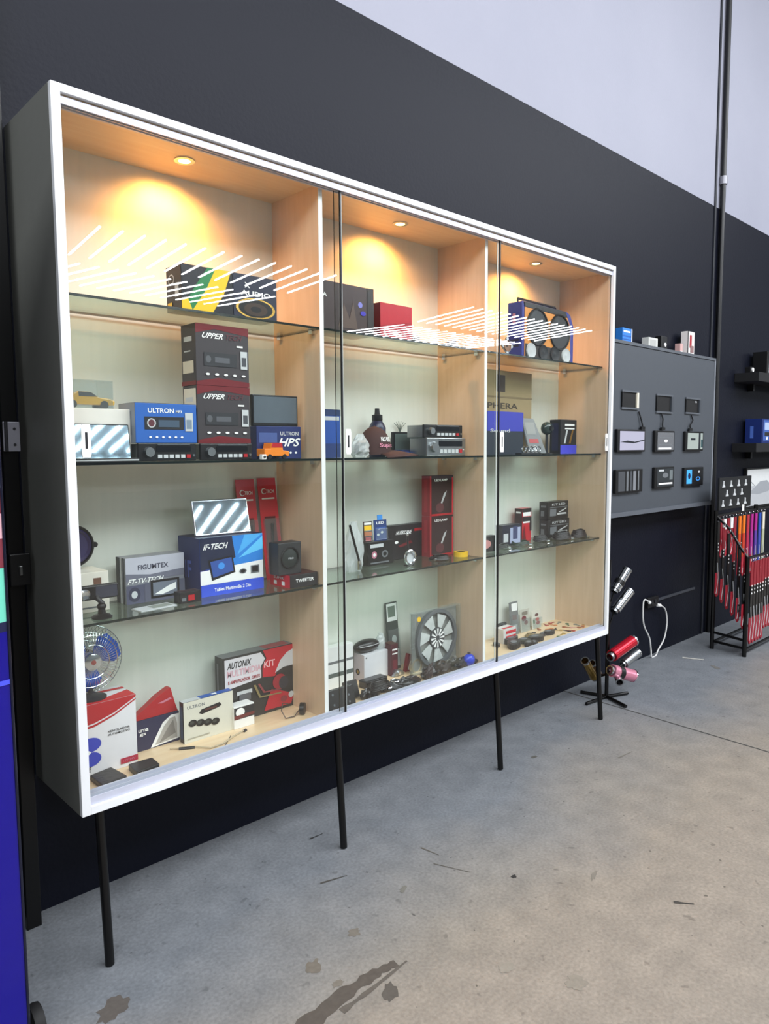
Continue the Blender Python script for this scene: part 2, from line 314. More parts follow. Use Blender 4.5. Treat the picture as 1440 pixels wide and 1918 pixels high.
# doors
for i, (x0, x1, y, hx) in enumerate(((.024, 1.020, FY+.0165, (.062,)), (1.005, 1.998, FY+.031, (1.060,)), (1.978, WW-.022, FY+.0165, (1.995, 2.946)))):
    g = MB().box(x0, x1, y-FY, y-FY+.005, Z0+.040, ZT-.044); g.mi = [1, 1, 0, 1, 2, 1]
    dd = g.build('glass_door', [GLASS, EDGE, GBACK], cab)
    if i != 1:
        ex_, sd_ = ((x1, 1), (x0, -1))[i//2]
        MB().box(min(ex_, ex_+sd_*.006), max(ex_, ex_+sd_*.006), y-FY-.0005, y-FY+.006, Z0+.040, ZT-.044).build('edge_strip', BLK, dd)
        MB().box(min(ex_+sd_*.010, ex_+sd_*.014), max(ex_+sd_*.010, ex_+sd_*.014), y-FY+.007, y-FY+.010, Z0+.040, ZT-.044).build('seal_strip', mat('#c9d2cf', .3), dd)
    for h in hx:
        k = MB(); yy = y-FY-.004
        k.prism([(h-.011,1.52),(h+.011,1.52),(h+.013,1.53),(h+.013,1.605),(h+.011,1.615),(h-.011,1.615),(h-.013,1.605),(h-.013,1.53)], yy, yy+.0035)
        k.prism([(h-.0035,1.545),(h+.0035,1.545),(h+.0035,1.592),(h-.0035,1.592)], yy-.0006, yy+.001, 1)
        k.build('finger_pull', [W_, DK], dd)
# legs
for x in (.055, .975, 1.962, 2.885):
    l = MB(); l.cyl((x, .014, Z0), (x, -.018, .004), .0135, n=16); l.build('leg', BLKM, cab, True)
# warm downlights
WARM = emit('#ffc766', 30, 'halogen')
for x in (.49, 1.497, 2.491):
    L_ = MB(); L_.pipe((x, .183, ZT-.034), (x, .183, ZT-.030), .034, .020, 24); r = L_.build('downlight', CHR, cab, True)
    MB().cyl((x, .183, ZT-.0325), (x, .183, ZT-.0305), .0195, n=20).build('bulb', WARM, r)
    ld = bpy.data.lights.new('downlight_beam', 'SPOT'); ld.energy = SPOT; ld.color = (1, .37, .07); ld.spot_size = math.radians(150); ld.spot_blend = .9; ld.shadow_soft_size = .02
    lo = bpy.data.objects.new('downlight_beam', ld); col.objects.link(lo); lo.location = (x, FY+.183+.03, ZT-.045); lo.rotation_euler = (math.radians(14), 0, 0)
# ---------------------------------------------------------------- ceiling tubes (seen reflected in the glass)
TM = emit('#f4f8ff', TUBE, 'led_tube'); tub = None
def tube_lamp(x, y0, y1, dx, label, group):
    global tub
    L = math.hypot(dx, y1-y0); rz = math.atan2(y1-y0, dx)
    if tub is None:
        t = thing('led_tube_lamp', label, 'lamp', (x, y0, 5.2), rz, group)
        q = MB().box(0, 1, -.017, .017, -.014, .006); q.build('diffuser', TM, t); MB().box(0, 1, -.014, .014, .0065, .03).build('housing', W_, t)
        for k in (.1, .9): MB().cyl((k, 0, .03), (k, 0, 1.0), .003, n=5).build('hanger', STEEL, t)
        tub = t
        t.scale = (L, 1, 1); return
    t = tub.copy(); col.objects.link(t); t.location = (x, y0, 5.2); t.rotation_euler = (0, 0, rz); t.scale = (L, 1, 1); t['label'] = label; t['group'] = group
    for ch in tub.children: c = ch.copy(); col.objects.link(c); c.parent = t
ga, gb, gc, gd = ('ceiling tubes, near row of the left reflected chevron', 'ceiling tubes, far row of the left reflected chevron', 'ceiling tubes, near row of the right reflected chevron', 'ceiling tubes, far row of the right reflected chevron')
ORD = ('first', 'second', 'third', 'fourth', 'fifth', 'sixth', 'seventh', 'eighth', 'ninth', 'tenth', 'eleventh', 'twelfth', 'thirteenth', 'fourteenth', 'fifteenth', 'sixteenth')
for i in range(14): tube_lamp(4.615+.387*i, -12.48, -10.39, -.27, 'white led tube reflected in the left door, upper row, %s from the left' % ORD[i], ga)
for i in range(-3, 10): tube_lamp(5.768+.387*i, -14.96, -13.03, .41, 'white led tube reflected in the left door, lower row, %s from the left' % ORD[i+3], gb)
for i in range(16): tube_lamp(14.774+.385*i, -13.13, -10.65, -.5, 'white led tube reflected across the right doors, upper row, %s from the left' % ORD[i], gc)
for i in range(16): tube_lamp(14.41+.385*i, -15.85, -13.75, .42, 'white led tube reflected across the right doors, lower row, %s from the left' % ORD[i], gd)
from mathutils import noise
# ================================================================ goods: left bay, top shelf
S1, S2, S3, S0 = 1.987, 1.505, 1.028, Z0+.03
pack('speaker_carton', 'black speaker carton with green and yellow bands and a cone picture', 'box', 338, 516, 492, -.32, S1, B=310, body=mat('#17181f', .4),
  front=[('p', [(.0,.98),(.20,.98),(.42,.4),(.36,0),(.1,0),(.02,.5)], mat('#23242c')), ('p', [(.26,1),(.38,1),(.28,.45),(.16,0),(.0,0),(.12,.5)], GRN), ('p', [(.34,1),(.5,1),(.42,.45),(.3,0),(.1,0),(.24,.5)], YEL), ('r', .52,0,1,1, mat('#1e2238')), ('p', [(0,.2),(.06,.25),(.1,.02),(0,0)], YEL),
   ('t', 'AUDIO', .6, .52, .93, .64, W_), ('t', 'X', .64, .7, .7, .82, W_), ('o', .76,.24,.22,.24, GOLD), ('o', .76,.24,.19,.21, BLK), ('o', .76,.22,.13,.15, mat('#3c2c22')), ('o', .76,.22,.06,.07, BLK)],
  side=[('o', .35,.7,.2,.12, LG), ('o', .35,.7,.16,.09, BLK), ('r', .6,.3,.85,.6, LG), ('r', .1,.12,.4,.2, YEL)])
# ---- left bay, second shelf
pack('white_carton', 'plain white carton at the left end of the second shelf, under the yellow model car', 'box', 120, 243, 765, -.285, S2, d=.20, x0=.024, body=mat('#e8e4dc', .5), front=[('r', .03,.04,.97,.12, LG)])
zc = at(180, 765, y=-.285).z
t = thing('rear_view_screen', 'mirror-faced rear view screen leaning on the white carton, reflecting the lamps', 'screen', (.026, -.315, S2+.003), math.radians(1.9), rx=math.radians(-8.3))
x1 = at(250, 820, y=-.318).x-.028; hz = .113
MB().box(0, x1, 0, .012, 0, hz).build('housing', BLK, t, bev=.003); MB().box(.004, x1-.004, -.001, .001, .008, hz-.004).build('mirror', MIRR, t)
t = thing('screen_cradle', 'long flat black screen cradle lying at the left end of the second shelf', 'stand', (.03, -.352, S2), 0)
MB().box(0, .20, 0, .032, 0, .012).build('plate', BLK, t, bev=.002); MB().box(.0, .20, -.001, .003, .004, .008).build('strip', LG, t)
def toy_car(name, label, loc, L, bodym, roof, wheelm=BLK, rz=0, truck=False):
    t = thing(name, label, 'toy car', loc, rz)
    s = L/.14
    if truck: prof = [(0,.012),(.14,.012),(.14,.035),(.105,.038),(.1,.07),(.04,.07),(.035,.045),(0,.045)]
    else: prof = [(0,.010),(.14,.010),(.142,.022),(.128,.028),(.098,.031),(.078,.044),(.042,.045),(.02,.031),(.002,.029)]
    MB().prism([(x*s, z*s) for x, z in prof], 0, .055*s).build('body', bodym, t, bev=.003*s)
    top = [(.038,.05),(.102,.05),(.098,.0705),(.042,.0705)] if truck else [(.045,.032),(.094,.032),(.077,.043),(.044,.044)]
    MB().prism([(x*s, z*s) for x, z in top], -.0006, .0556*s).build('window_band', roof, t)
    for wx in (.028, .112):
        for wy in (-.002, .045): MB().cyl((wx*s, wy*s, .011*s), (wx*s, (wy+.012)*s, .011*s), .0108*s, n=16).build('wheel', wheelm, t, True)
    return t
toy_car('model_car', 'small yellow model sports car on the white carton in the left bay', (.045, -.25, zc+.001), .16, mat('#e9ae12', .25, coat=1), DK)
t = thing('acrylic_cover', 'clear acrylic display cover over the yellow model car', 'display case', (.027, -.280, zc+.0006))
cv = MB(); cvx = at(212, 740, y=-.28).x-.027
for b in ((0,cvx,0,.002,0,.082), (0,cvx,.118,.12,0,.082), (0,.002,.002,.118,0,.082), (cvx-.002,cvx,.002,.118,0,.082), (0,cvx,0,.12,.082,.084)): cv.box(*b)
cv.build('cover', CLEAR, t)
def car_radio(name, label, L, R, top, y, z, d=.11, accent=RED, face=BLK, group=None):
    x0 = at(L, top, y=y).x; wd = at(R, top, y=y).x - x0; h = at(L, top, y=y).z - z
    t = thing(name, label, 'car radio', (x0, y, z+.0004), 0, group)
    MB().box(.006, wd-.006, .012, d, .002, h-.002).build('chassis', STEEL, t, bev=.001); MB().box(0, wd, 0, .012, 0, h).build('face_plate', face, t, bev=.003)
    MB().cyl((wd*.17, 0, h*.5), (wd*.17, -.014, h*.5), h*.3, h*.26, 22).build('volume_knob', STEEL, t, True)
    MB().box(wd*.3, wd*.9, -.002, .001, h*.52, h*.82).build('display', SCR, t)
    MB().box(wd*.32, wd*.88, -.0035, .001, h*.88, h*.95).build('disc_slot', CHR, t)
    for k in range(6): MB().box(wd*(.32+.1*k), wd*(.39+.1*k), -.004, 0, h*.16, h*.36).build('button', accent if k == 5 else LG, t)
    MB().cyl((wd*.95, 0, h*.3), (wd*.95, -.003, h*.3), h*.08, n=10).build('jack', CHR, t)
    return t, x0, wd, h
car_radio('car_radio', 'black car radio with a round knob under the bright blue radio carton', 258, 367, 830, -.325, S2)
zr = at(258, 830, y=-.325).z+.0008
pack('radio_carton', 'bright blue radio carton printed ULTRON standing on a black car radio', 'box', 252, 367, 754, -.318, zr, B=222, body=mat('#2a62b5', .4),
  front=[('t', 'ULTRON', .2,.76,.62,.88, W_), ('t', 'MP3', .65,.77,.75,.84, W_), ('r', .14,.34,.78,.66, DK), ('o', .25,.5,.07,.12, LG), ('o', .25,.5,.05,.09, mat('#5d2a33')), ('r', .36,.4,.7,.58, mat('#3f5266')), ('r', .8,.3,.93,.78, LG), ('r', .82,.36,.91,.6, mat('#7c8a99')),
    ('t', '• • • • • •', .2,.12,.76,.17, W_)], side=[('r', 0,0,1,1, mat('#8d97a6')), ('r', .2,.2,.8,.8, mat('#6f7888'))], lid=[('r', 0,0,1,1, mat('#a8b6c8'))])
car_radio('car_radio', 'black car radio under the pair of dark red and grey radio cartons', 375, 472, 831, -.325, S2)
zr = at(375, 831, y=-.325).z+.0008
upf = lambda: [('p', [(0,1),(1,1),(1,.86),(.35,.93),(0,.84)], DRED), ('p', [(0,0),(1,0),(1,.08),(.4,.13),(0,.06)], DRED), ('t', 'UPPER', .12,.77,.52,.86, W_, .12), ('t', 'TECH', .55,.77,.86,.86, mat('#5b2a31'), .12), ('r', .76,.66,.88,.69, W_), ('r', .14,.32,.76,.54, mat('#2b2b2f')), ('o', .22,.43,.05,.06, mat('#56575c')), ('r', .34,.38,.62,.47, mat('#55565c')), ('r', .83,.3,.96,.6, LG), ('r', .85,.35,.94,.5, mat('#44464c')),
  ('t', '• • • • •', .16,.165,.92,.205, W_)]
ups = [('r', .2,.72,.75,.8, LG), ('r', .2,.55,.65,.57, LG), ('r', .1,.2,.85,.4, mat('#cfc8b6')), ('r', 0,0,1,.07, DRED)]
UB = mat('#3a3437', .45)
t, X0, X1, h, d = pack('stereo_carton', 'lower of two stacked dark grey and red UPPER radio cartons', 'box', 368, 467, 721, -.31, zr, B=342, body=UB, front=upf(), side=[('r', .1,.6,.95,.95, mat('#d9d2c2'))]+ups[:1])
pack('stereo_carton', 'upper of two stacked dark grey and red UPPER radio cartons, just below the top shelf', 'box', 365, 464, 604, -.31, zr+h+.001, B=338, body=UB, front=upf(), side=ups)
t, X0, X1, h, d = pack('amplifier_carton', 'dark blue carton printed HPS with the grey monitor on top', 'box', 480, 563, 798, -.272, S2, d=.10, body=mat('#1d2c63', .4), front=[('r', .05,.5,.45,.8, mat('#40558f')), ('t', 'ULTRON', .52,.72,.94,.84, LG), ('t', 'HPS', .5,.38,.96,.64, W_, .15), ('t', '• • •', .6,.15,.9,.22, W_)])
xx = at(472, 740, y=-.25).x; wd = at(557, 740, y=-.25).x-xx; hh = at(472, 738, y=-.25).z-(S2+h)-.001
t = thing('monitor', 'small grey monitor with black frame standing on the dark blue HPS carton', 'monitor', (xx, -.25, S2+h+.001))
MB().box(0, wd, 0, .018, 0, hh).build('frame', BLK, t, bev=.003); MB().box(.006, wd-.006, -.001, .002, .012, hh-.006).build('screen', mat('#5f6870', .12), t)
t = thing('power_adapter', 'tiny white adapter cube beside the dark red and grey cartons on the second shelf', 'adapter', (.682, -.345, S2)); MB().box(0, .018, 0, .018, 0, .018).build('body', W_, t, bev=.002); MB().cyl((.009, 0, .009), (.009, -.004, .009), .004, n=10).build('socket', DK, t)
toy_car('toy_truck', 'small orange and yellow toy truck in front of the dark blue HPS carton', (.705, -.327, S2+.0003), .115, mat('#ee8420', .3), RED, rz=.1, truck=True)
# ---- left bay, third shelf
def speaker(name, label, c, R, dep, rim=BLK, cone=DK, cap=PURP, rz=0, cat='speaker', group=None):
    t = thing(name, label, cat, c, rz, group)
    MB().ring((0, 0, 0), R*.94, R*.07, 'y', 32, 6).build('rim', rim, t, True)
    MB().lathe([(R*.88, 0), (R*.8, .006), (R*.4, -.018), (R*.38, -.019)], (0, 0, 0), 'y').build('cone', cone, t, True)
    MB().lathe([(R*.36, -.018), (R*.3, -.005), (R*.1, .002), (.001, .003)], (0, 0, 0), 'y').build('dust_cap', cap, t, True)
    MB().lathe([(R*.86, -.002), (R*.5, -dep*.7), (R*.45, -dep), (.001, -dep)], (0, 0, 0), 'y').build('basket', STEEL, t, True)
    for k in range(4):
        a = math.pi/4+k*math.pi/2 if False else k*math.pi/2
        MB().cyl((R*1.03*math.cos(a), -.004, R*1.03*math.sin(a)), (R*1.03*math.cos(a), .004, R*1.03*math.sin(a)), .009, n=12).build('mounting_ear', rim, t)
    return t
t, X0, X1, h, d = pack('accessory_carton', 'low white accessory carton behind the dash camera on the third shelf', 'box', 150, 203, 1072, -.19, S3, d=.13, x0=.026, body=mat('#e2ded2', .5), front=[('r', .7,.6,.85,.85, mat('#6b4a3a')), ('r', .1,.1,.9,.14, GRY)])
R_ = .068; speaker('coaxial_speaker', 'round black speaker with violet cone standing on the low white accessory carton', (.105, -.125, S3+h+R_*1.03+.010), R_, .045, cone=mat('#2a2350'), cap=mat('#4a3f9a'))
t = thing('dash_camera', 'black dash camera with wide screen on a suction mount, left end of the third shelf', 'camera', (.125, -.285, S3))
MB().lathe([(.030, 0), (.031, .004), (.024, .010), (.012, .014), (.010, .03)], n=24).build('suction_cup', BLK, t, True)
MB().tube([(0,0,.025), (.004,.004,.045), (-.006,.012,.058), (-.004,.022,.066)], .008, 10).build('mount_arm', DK, t, True); MB().ball((0, 0, .036), .014, .014, .012).build('ball_joint', BLK, t, True)
MB().box(-.080, .062, .016, .036, .055, .100).build('body', BLK, t, bev=.004); MB().box(-.010, .057, .0150, .017, .060, .095).build('screen', mat('#3a3c48', .1), t); MB().lathe([(.017, 0), (.017, .006), (.012, .010), (.001, .008)], (-.045, .016, .075), 'y').build('lens', CHR, t, True); MB().cyl((.0, .02, .05), (0, .02, .056), .006, n=8).build('clamp_screw', GOLD, t)
pack('tv_box_carton', 'grey and silver carton printed FT-TV-TECH with a tablet picture, left part of the third shelf', 'box', 234, 344, 1047, -.165, S3, B=217, body=mat('#7d8088', .4),
  front=[('r', 0,.55,1,1, mat('#b9bac6')), ('p', [(0,.66),(.4,.6),(1,.66),(1,.5),(0,.5)], mat('#6a6c7c')), ('t', 'FIGUMTEX', .2,.72,.72,.83, mat('#34364a')), ('t', 'FT-TV-TECH', .04,.43,.62,.54, W_, .05), ('r', 0,0,.3,.4, mat('#4d4f66')), ('o', .13,.2,.1,.16, mat('#2f3046')), ('o', .13,.2,.05,.08, LG), ('r', .3,0,1,.42, mat('#55576a')), ('r', .4,.06,.9,.46, BLK), ('r', .44,.11,.86,.41, mat('#6d7482')), ('p', [(.46,.15),(.7,.3),(.84,.36),(.84,.22),(.6,.13)], W_)],
  side=[('r', .0,0,.35,1, BLK), ('r', .45,0,.6,1, LG), ('r', .75,0,.85,1, BLK)])
pack('fuse_box', 'small black and red fuse box in front of the large blue tablet carton', 'box', 336, 376, 1111, -.28, S3, d=.04, body=mat('#17161a', .3), front=[('r', .4,.2,.7,.7, RED), ('r', .1,.2,.3,.5, GRY)], lid=[('r', .1,.1,.9,.9, mat('#3a2a2c'))])
t = thing('manual_sheet', 'thin folded leaflet lying flat before the grey FT-TV-TECH carton', 'leaflet', (.245, -.30, S3), .1); MB().box(0, .13, 0, .06, .0, .003).build('sheet', LG, t); MB().box(.05, .12, .01, .05, .0031, .0036).build('printed_panel', mat('#8a9188'), t)
t, X0, X1, h, d = pack('tablet_carton', 'large blue and cyan carton printed IF-TECH with a tilted tablet picture on the third shelf', 'box', 373, 491, 1010, -.232, S3, B=334, body=mat('#1a2f8f', .4),
  front=[('p', [(0,.46),(1,.5),(1,1),(0,1)], mat('#1f7fd6')), ('p', [(0,.45),(.3,.5),(.55,.62),(.5,1),(0,1)], mat('#0b1b3c')), ('p', [(1,.95),(.6,.6),(1,.72)], mat('#5fc0f2')), ('p', [(1,1),(.7,1),(.58,.66)], mat('#4aa9ea')), ('p', [(0,.2),(1,.2),(1,.52),(0,.44)], W_), ('t', 'IF-TECH', .06,.8,.42,.9, W_, .08),
   ('p', [(.12,.62),(.5,.66),(.54,.36),(.17,.26)], BLK), ('p', [(.15,.59),(.48,.63),(.51,.39),(.19,.31)], mat('#2a4f9c')), ('o', .32,.5,.05,.06, LBLUE), ('o', .66,.36,.06,.045, GRY), ('o', .66,.36,.04,.03, BLK), ('r', .79,.3,.93,.44, GRY), ('r', .81,.32,.91,.42, BLK), ('r', 0,0,1,.2, mat('#2a4fd0')), ('t', 'Tablet Multimidia 2 Din', .2,.07,.78,.13, W_)],
  side=[('r', 0,0,1,1, mat('#16265e')), ('t', 'IF', .3,.3,.6,.6, mat('#4c63b8'))], lid=[('r', 0,0,1,1, NAVY)])
xx = at(367, 1008, y=-.19).x; wd = at(470, 1004, y=-.19).x-xx; hh = .118
t = thing('tablet', 'silver framed tablet with mirror-like screen propped on the large blue tablet carton', 'tablet', (xx, -.185, S3+h+.003), math.radians(-2.5), rx=math.radians(-13)); MB().box(0, wd, 0, .008, 0, hh+.012).build('case', CHR, t, bev=.004); MB().box(.006, wd-.006, -.001, .002, .006, hh+.006).build('screen', mat('#8f9ea6', .03, .9), t)
def blister(name, label, L, R, top, y, z, rx, card, els, tool=None, group=None, cat='blister pack', ry=0):
    x0 = at(L, top, y=y).x; wd = at(R, top, y=y).x - x0; h = (at(L, top, y=y).z - z)/math.cos(rx)
    t = thing(name, label, cat, (x0, y, z+.0005), 0, group, rx=-rx, ry=ry)
    MB().box(0, wd, 0, .002, 0, h).build('card', card, t)
    decorate(t, lambda u, v, e: (u*wd, -e, v*h), els)
    MB().box(wd*.08, wd*.92, -.016, -.0025, h*.06, h*.6).build('plastic_bubble', CLEAR, t, bev=.003)
    if tool: tool(t, wd, h)
    return t
def wiper(t, wd, h): MB().tube([(wd*.5, -.008, h*.1), (wd*.45, -.009, h*.3), (wd*.55, -.008, h*.55)], .006, 8).build('wiper_blade', BLK, t, True); MB().ball((wd*.5, -.009, h*.33), .011, .006, .012).build('clip', DK, t, True)
re_ = [('o', .3,.87,.14,.03, W_), ('o', .33,.87,.11,.022, RED), ('t', 'TECH', .42,.85,.85,.885, W_), ('r', .15,.79,.85,.805, W_), ('r', .2,.1,.8,.62, mat('#5c0f16'))]
blister('wiper_pack', 'left of two tall red hanging blister packs leaning behind the blue tablet carton', 455, 490, 900, -.115, S3, math.radians(8), CRIM, re_, wiper, 'tall red blister packs')
blister('wiper_pack', 'right of two tall red hanging blister packs, behind the black speaker box', 496, 530, 897, -.115, S3, math.radians(8), CRIM, re_, wiper, 'tall red blister packs')
t, X0, X1, h, d = pack('tweeter_carton', 'flat black carton with red left side at the right end of the third shelf', 'box', 543, 595, 1079, -.322, S3, B=506, body=mat('#1b1b1e', .4), front=[('t', 'TWEETER', .2,.4,.85,.66, W_)], side=[('r', 0,0,1,1, CRIM), ('t', 'SUPER', .2,.6,.7,.8, W_), ('r', .2,.15,.35,.45, W_), ('r', .6,.15,.75,.45, W_)], lid=[('r', 0,0,1,1, mat('#3a1216'))])
t = thing('box_speaker', 'square black box speaker with round grille on the flat black and red carton', 'speaker', (X0-.035, -.30, S3+h+.001)); MB().box(0, .105, 0, .06, 0, .120).build('cabinet', mat('#26282a', .5), t, bev=.003); MB().ring((.052, -.001, .062), .038, .004, 'y').build('grille_ring', BLK, t, True); MB().lathe([(.036, 0), (.02, .004), (.001, .005)], (.052, 0, .062), 'y').build('grille', mat('#1b2422'), t, True)
decorate(t, lambda u, v, e: (u*.105, -e-.005, v*.12), [('t', 'PRO', .4,.48,.62,.54, LG)])
# ---- left bay, cabinet floor
t, X0, X1, h, d = pack('fan_carton', 'white and red fan carton on the cabinet floor, lettered VENTILADOR AUTOMOTIVO', 'box', 158, 254, 1312, -.215, S0, d=.13, x0=.07, body=mat('#e4e2e6', .45),
  front=[('p', [(0,1),(1,1),(1,.97),(.6,.82),(.25,.74),(0,.72)], RED), ('p', [(0,.70),(.25,.72),(.6,.80),(1,.95),(1,.93),(.6,.775),(.25,.69),(0,.67)], RED), ('o', .15,.45,.2,.1, mat('#2b3bb5')), ('o', .15,.25,.19,.1, mat('#2b3bb5')), ('o', .1,.35,.06,.03, W_), ('t', 'VENTILADOR', .47,.555,.87,.585, DK), ('t', 'AUTOMOTIVO', .47,.51,.87,.54, DK), ('r', .68,.06,1,.14, mat('#b3183a')), ('t', '12V 24V', .72,.085,.95,.115, PINK), ('t', 'f', .1,.08,.16,.16, DK)],
  lid=[('p', [(0,0),(1,0),(1,.5),(.4,.2),(0,.15)], mat('#c8141e')), ('p', [(0,.9),(1,.8),(1,.65),(0,.8)], mat('#c8141e'))])
cx, cz = at(178, 1245, y=-.16), 0
t = thing('cage_fan', 'blue bladed fan with round chrome wire cage standing on the white and red fan carton', 'fan', (cx.x-.012, -.155, S0+h))
RF = .112; fz = RF+.012
MB().lathe([(.045, 0), (.045, .006), (.02, .012), (.012, .02)], n=20).build('foot', DK, t, True)
for s in (-1, 1):
    wr = MB()
    for k in range(56):
        a = 2*math.pi*k/56; q = []
        for r, dy in ((.026, .034), (.06, .036), (.09, .026), (.108, .006), (.112, 0)): q.append((r*math.cos(a), .02+s*dy, fz+r*math.sin(a)))
        wr.tube(q, .0008, 4)
    for r, dy in ((.112, 0), (.085, .028), (.055, .036)): wr.ring((0, .02+s*dy, fz), r, .0013, 'y', 40, 5)
    wr.build('wire_cage', CHR, t, True, kind='stuff')
MB().lathe([(.027, 0), (.027, .006), (.014, .010), (.001, .010)], (0, -.016, fz), 'y').build('badge', CHR, t, True); MB().lathe([(.008, 0), (.001, .002)], (0, -.0265, fz), 'y').build('badge_mark', mat('#9c4a44'), t)
MB().lathe([(.024, 0), (.024, .03), (.001, .031)], (0, .02, fz), 'y').build('hub', BLUE, t, True); MB().cyl((0, .03, fz), (0, .09, fz), .032, .026, 20).build('motor', DK, t, True); MB().tube([(0, .05, fz-.02), (0, .05, .05), (0, .0, .015)], .009, 8).build('neck', DK, t, True)
for k in range(3):
    a0 = math.radians(-95+120*k); P = []
    for i, (r, wa) in enumerate(((.02, .5), (.05, .75), (.08, .72), (.1, .45))):
        for s in (-1, 1): P.append((r*math.cos(a0+s*wa*.9), .012+s*.014*(r/.1), fz+r*math.sin(a0+s*wa*.9)))
    mid = [(.104*math.cos(a0), .012, fz+.104*math.sin(a0))]
    b = MB().add(P+mid, [(0,2,3,1), (2,4,5,3), (4,6,7,5), (6,8,7)]).build('blade', mat('#1d5fd8', .25), t, True); so = b.modifiers.new('thick', 'SOLIDIFY'); so.thickness = .003
x0 = at(257, 1390, y=-.135).x; x1 = at(337, 1390, y=-.135).x; L_ = x1-x0
t = thing('horn_carton', 'navy display carton with curved red fin-shaped top beside the white fan carton', 'box', (x0, -.135, S0))
hb = at(257, 1352, y=-.135).z-S0; ht = at(318, 1288, y=-.135).z-S0
MB().box(0, L_, 0, .075, 0, hb).build('carton', mat('#1b1f45', .4), t, bev=.001)
MB().prism([(0, hb+.0005), (L_*.98, hb+.0005), (L_*.92, hb+.030), (L_*.82, ht), (L_*.76, ht-.002), (L_*.5, hb+(ht-hb)*.76), (L_*.25, hb+(ht-hb)*.46), (0, hb+.018)], .001, .030).build('fin_top', mat('#a80d18', .4), t, bev=.002)
decorate(t, lambda u, v, e: (u*L_, -e, v*hb), [('p', [(.3,.02),(1,.1),(1,.92),(.8,.93),(.6,.75),(.45,.4)], W_), ('p', [(.4,.08),(.94,.14),(.94,.6),(.9,.84),(.78,.84),(.62,.62),(.52,.36)], mat('#b5b0aa')), ('p', [(.5,.1),(.9,.3),(.85,.75),(.72,.55)], mat('#8a8580')), ('t', 'urna', .03,.62,.26,.72, W_), ('t', 'gs', .05,.48,.2,.58, W_)])
decorate(t, lambda u, v, e: (u*L_, -e+.001, hb+v*(ht-hb)), [('p', [(.5,.5),(.8,.62),(.84,.55),(.6,.46)], PINK)])
t, X0, X1, h, d = pack('sensor_carton', 'cream parking sensor carton lettered ULTRON with four black sensors pictured, on the cabinet floor', 'box', 343, 436, 1318, -.185, S0, B=331, d=.03, body=mat('#16181c', .4),
  front=[('r', .0,.0,1,1, mat('#d6d3c4')), ('t', 'ULTRON', .07,.82,.42,.9, GRY), ('p', [(.3,.66),(.35,.74),(.72,.8),(.76,.72),(.7,.68),(.36,.62)], BLK), ('r', .42,.69,.66,.73, mat('#5a2a20'))]+sum([[('o', .17+.15*k,.46-.035*k,.085,.085, BLK), ('o', .155+.15*k,.475-.035*k,.04,.04, mat('#3a3d38'))] for k in range(4)], [])+[('r', .06,.1,.5,.12, mat('#a7a497'))],
  side=[('r', .2,.1,.8,.9, mat('#2a3c5e'))], lid=[('r', 0,0,.35,1, LG), ('r', .35,0,1,1, mat('#2456a8')), ('r', .6,.3,.7,.7, W_)])
pack('lamp_carton', 'small white carton with a dark red band between the cream and the AUTONIX cartons', 'box', 438, 476, 1326, -.195, S0, d=.05, body=mat('#ecebe8', .5), front=[('r', 0,.42,1,.95, DK), ('o', .3,.72,.22,.2, W_), ('p', [(0,.42),(1,.5),(1,.62),(0,.6)], mat('#6a2420'))])
pack('fog_lamp_carton', 'large black, white and red carton lettered AUTONIX against the back of the left bay floor', 'box', 417, 549, 1235, -.135, S0, B=402, body=mat('#2c2b2a', .35),
  front=[('p', [(.02,.52),(.02,.97),(.52,.97),(.58,.86),(.52,.76),(.52,.58)], mat('#d9d6dc')), ('p', [(.55,.99),(1,.99),(1,.8),(.8,.75),(.72,.55),(.54,.58),(.54,.74),(.6,.86)], mat('#c11a2b')), ('p', [(1,.92),(.9,.88),(.8,.78),(.72,.6),(.85,.66),(1,.66)], mat('#cfd0d4')), ('t', 'AUTONIX', .06,.82,.38,.92, DK, .05), ('t', 'MULTIMIDIA', .05,.70,.52,.80, mat('#d7a8b4')), ('t', 'KIT', .56,.72,.72,.82, mat('#f0b9bd')), ('t', 'E AMPLIFICADOR', .06,.60,.36,.65, mat('#a01a2c')), ('t', 'COMPLETO', .38,.60,.5,.65, mat('#a01a2c')),
   ('p', [(.55,.05),(.95,.05),(1,.2),(.8,.3),(.66,.36),(.6,.2)], mat('#b81d2c')), ('o', .78,.45,.1,.12, mat('#9c2430')), ('o', .84,.42,.07,.1, mat('#33333a')), ('o', .84,.16,.05,.05, mat('#8a3038')), ('o', .95,.2,.04,.05, LG), ('r', .17,.4,.38,.46, LG), ('r', .2,.3,.36,.41, mat('#55565a')), ('p', [(.4,.5),(.43,.5),(.5,.3),(.8,.28),(.8,.26),(.48,.28)], mat('#8a7c50')), ('p', [(.46,.5),(.49,.5),(.56,.36),(.8,.34),(.8,.32),(.54,.34)], mat('#8a3c40')), ('o', .24,.2,.12,.09, W_), ('r', .1,.08,.38,.19, mat('#4a3026'))],
  side=[('r', .25,.1,.45,.9, mat('#6a6a6c'))], lid=[('r', 0,0,1,1, mat('#77787a')), ('r', .6,.1,.95,.9, mat('#a84a4f'))])
p = at(572, 1340, z=S0)
t = thing('webcam', 'small black webcam disc with a looped cable in the right corner of the left bay', 'camera', (p.x+.005, p.y+.01, S0))
MB().cyl((0, 0, .024), (-.012, .014, .024), .023, n=24).build('head', BLK, t, True); MB().tube([(-.012, .014, .024), (-.05, .0, .006), (-.085, .01, .004), (-.09, .03, .03), (-.07, .05, .05), (-.05, .04, .045)], .0022, 6).build('cable', mat('#4a3a30'), t, True)
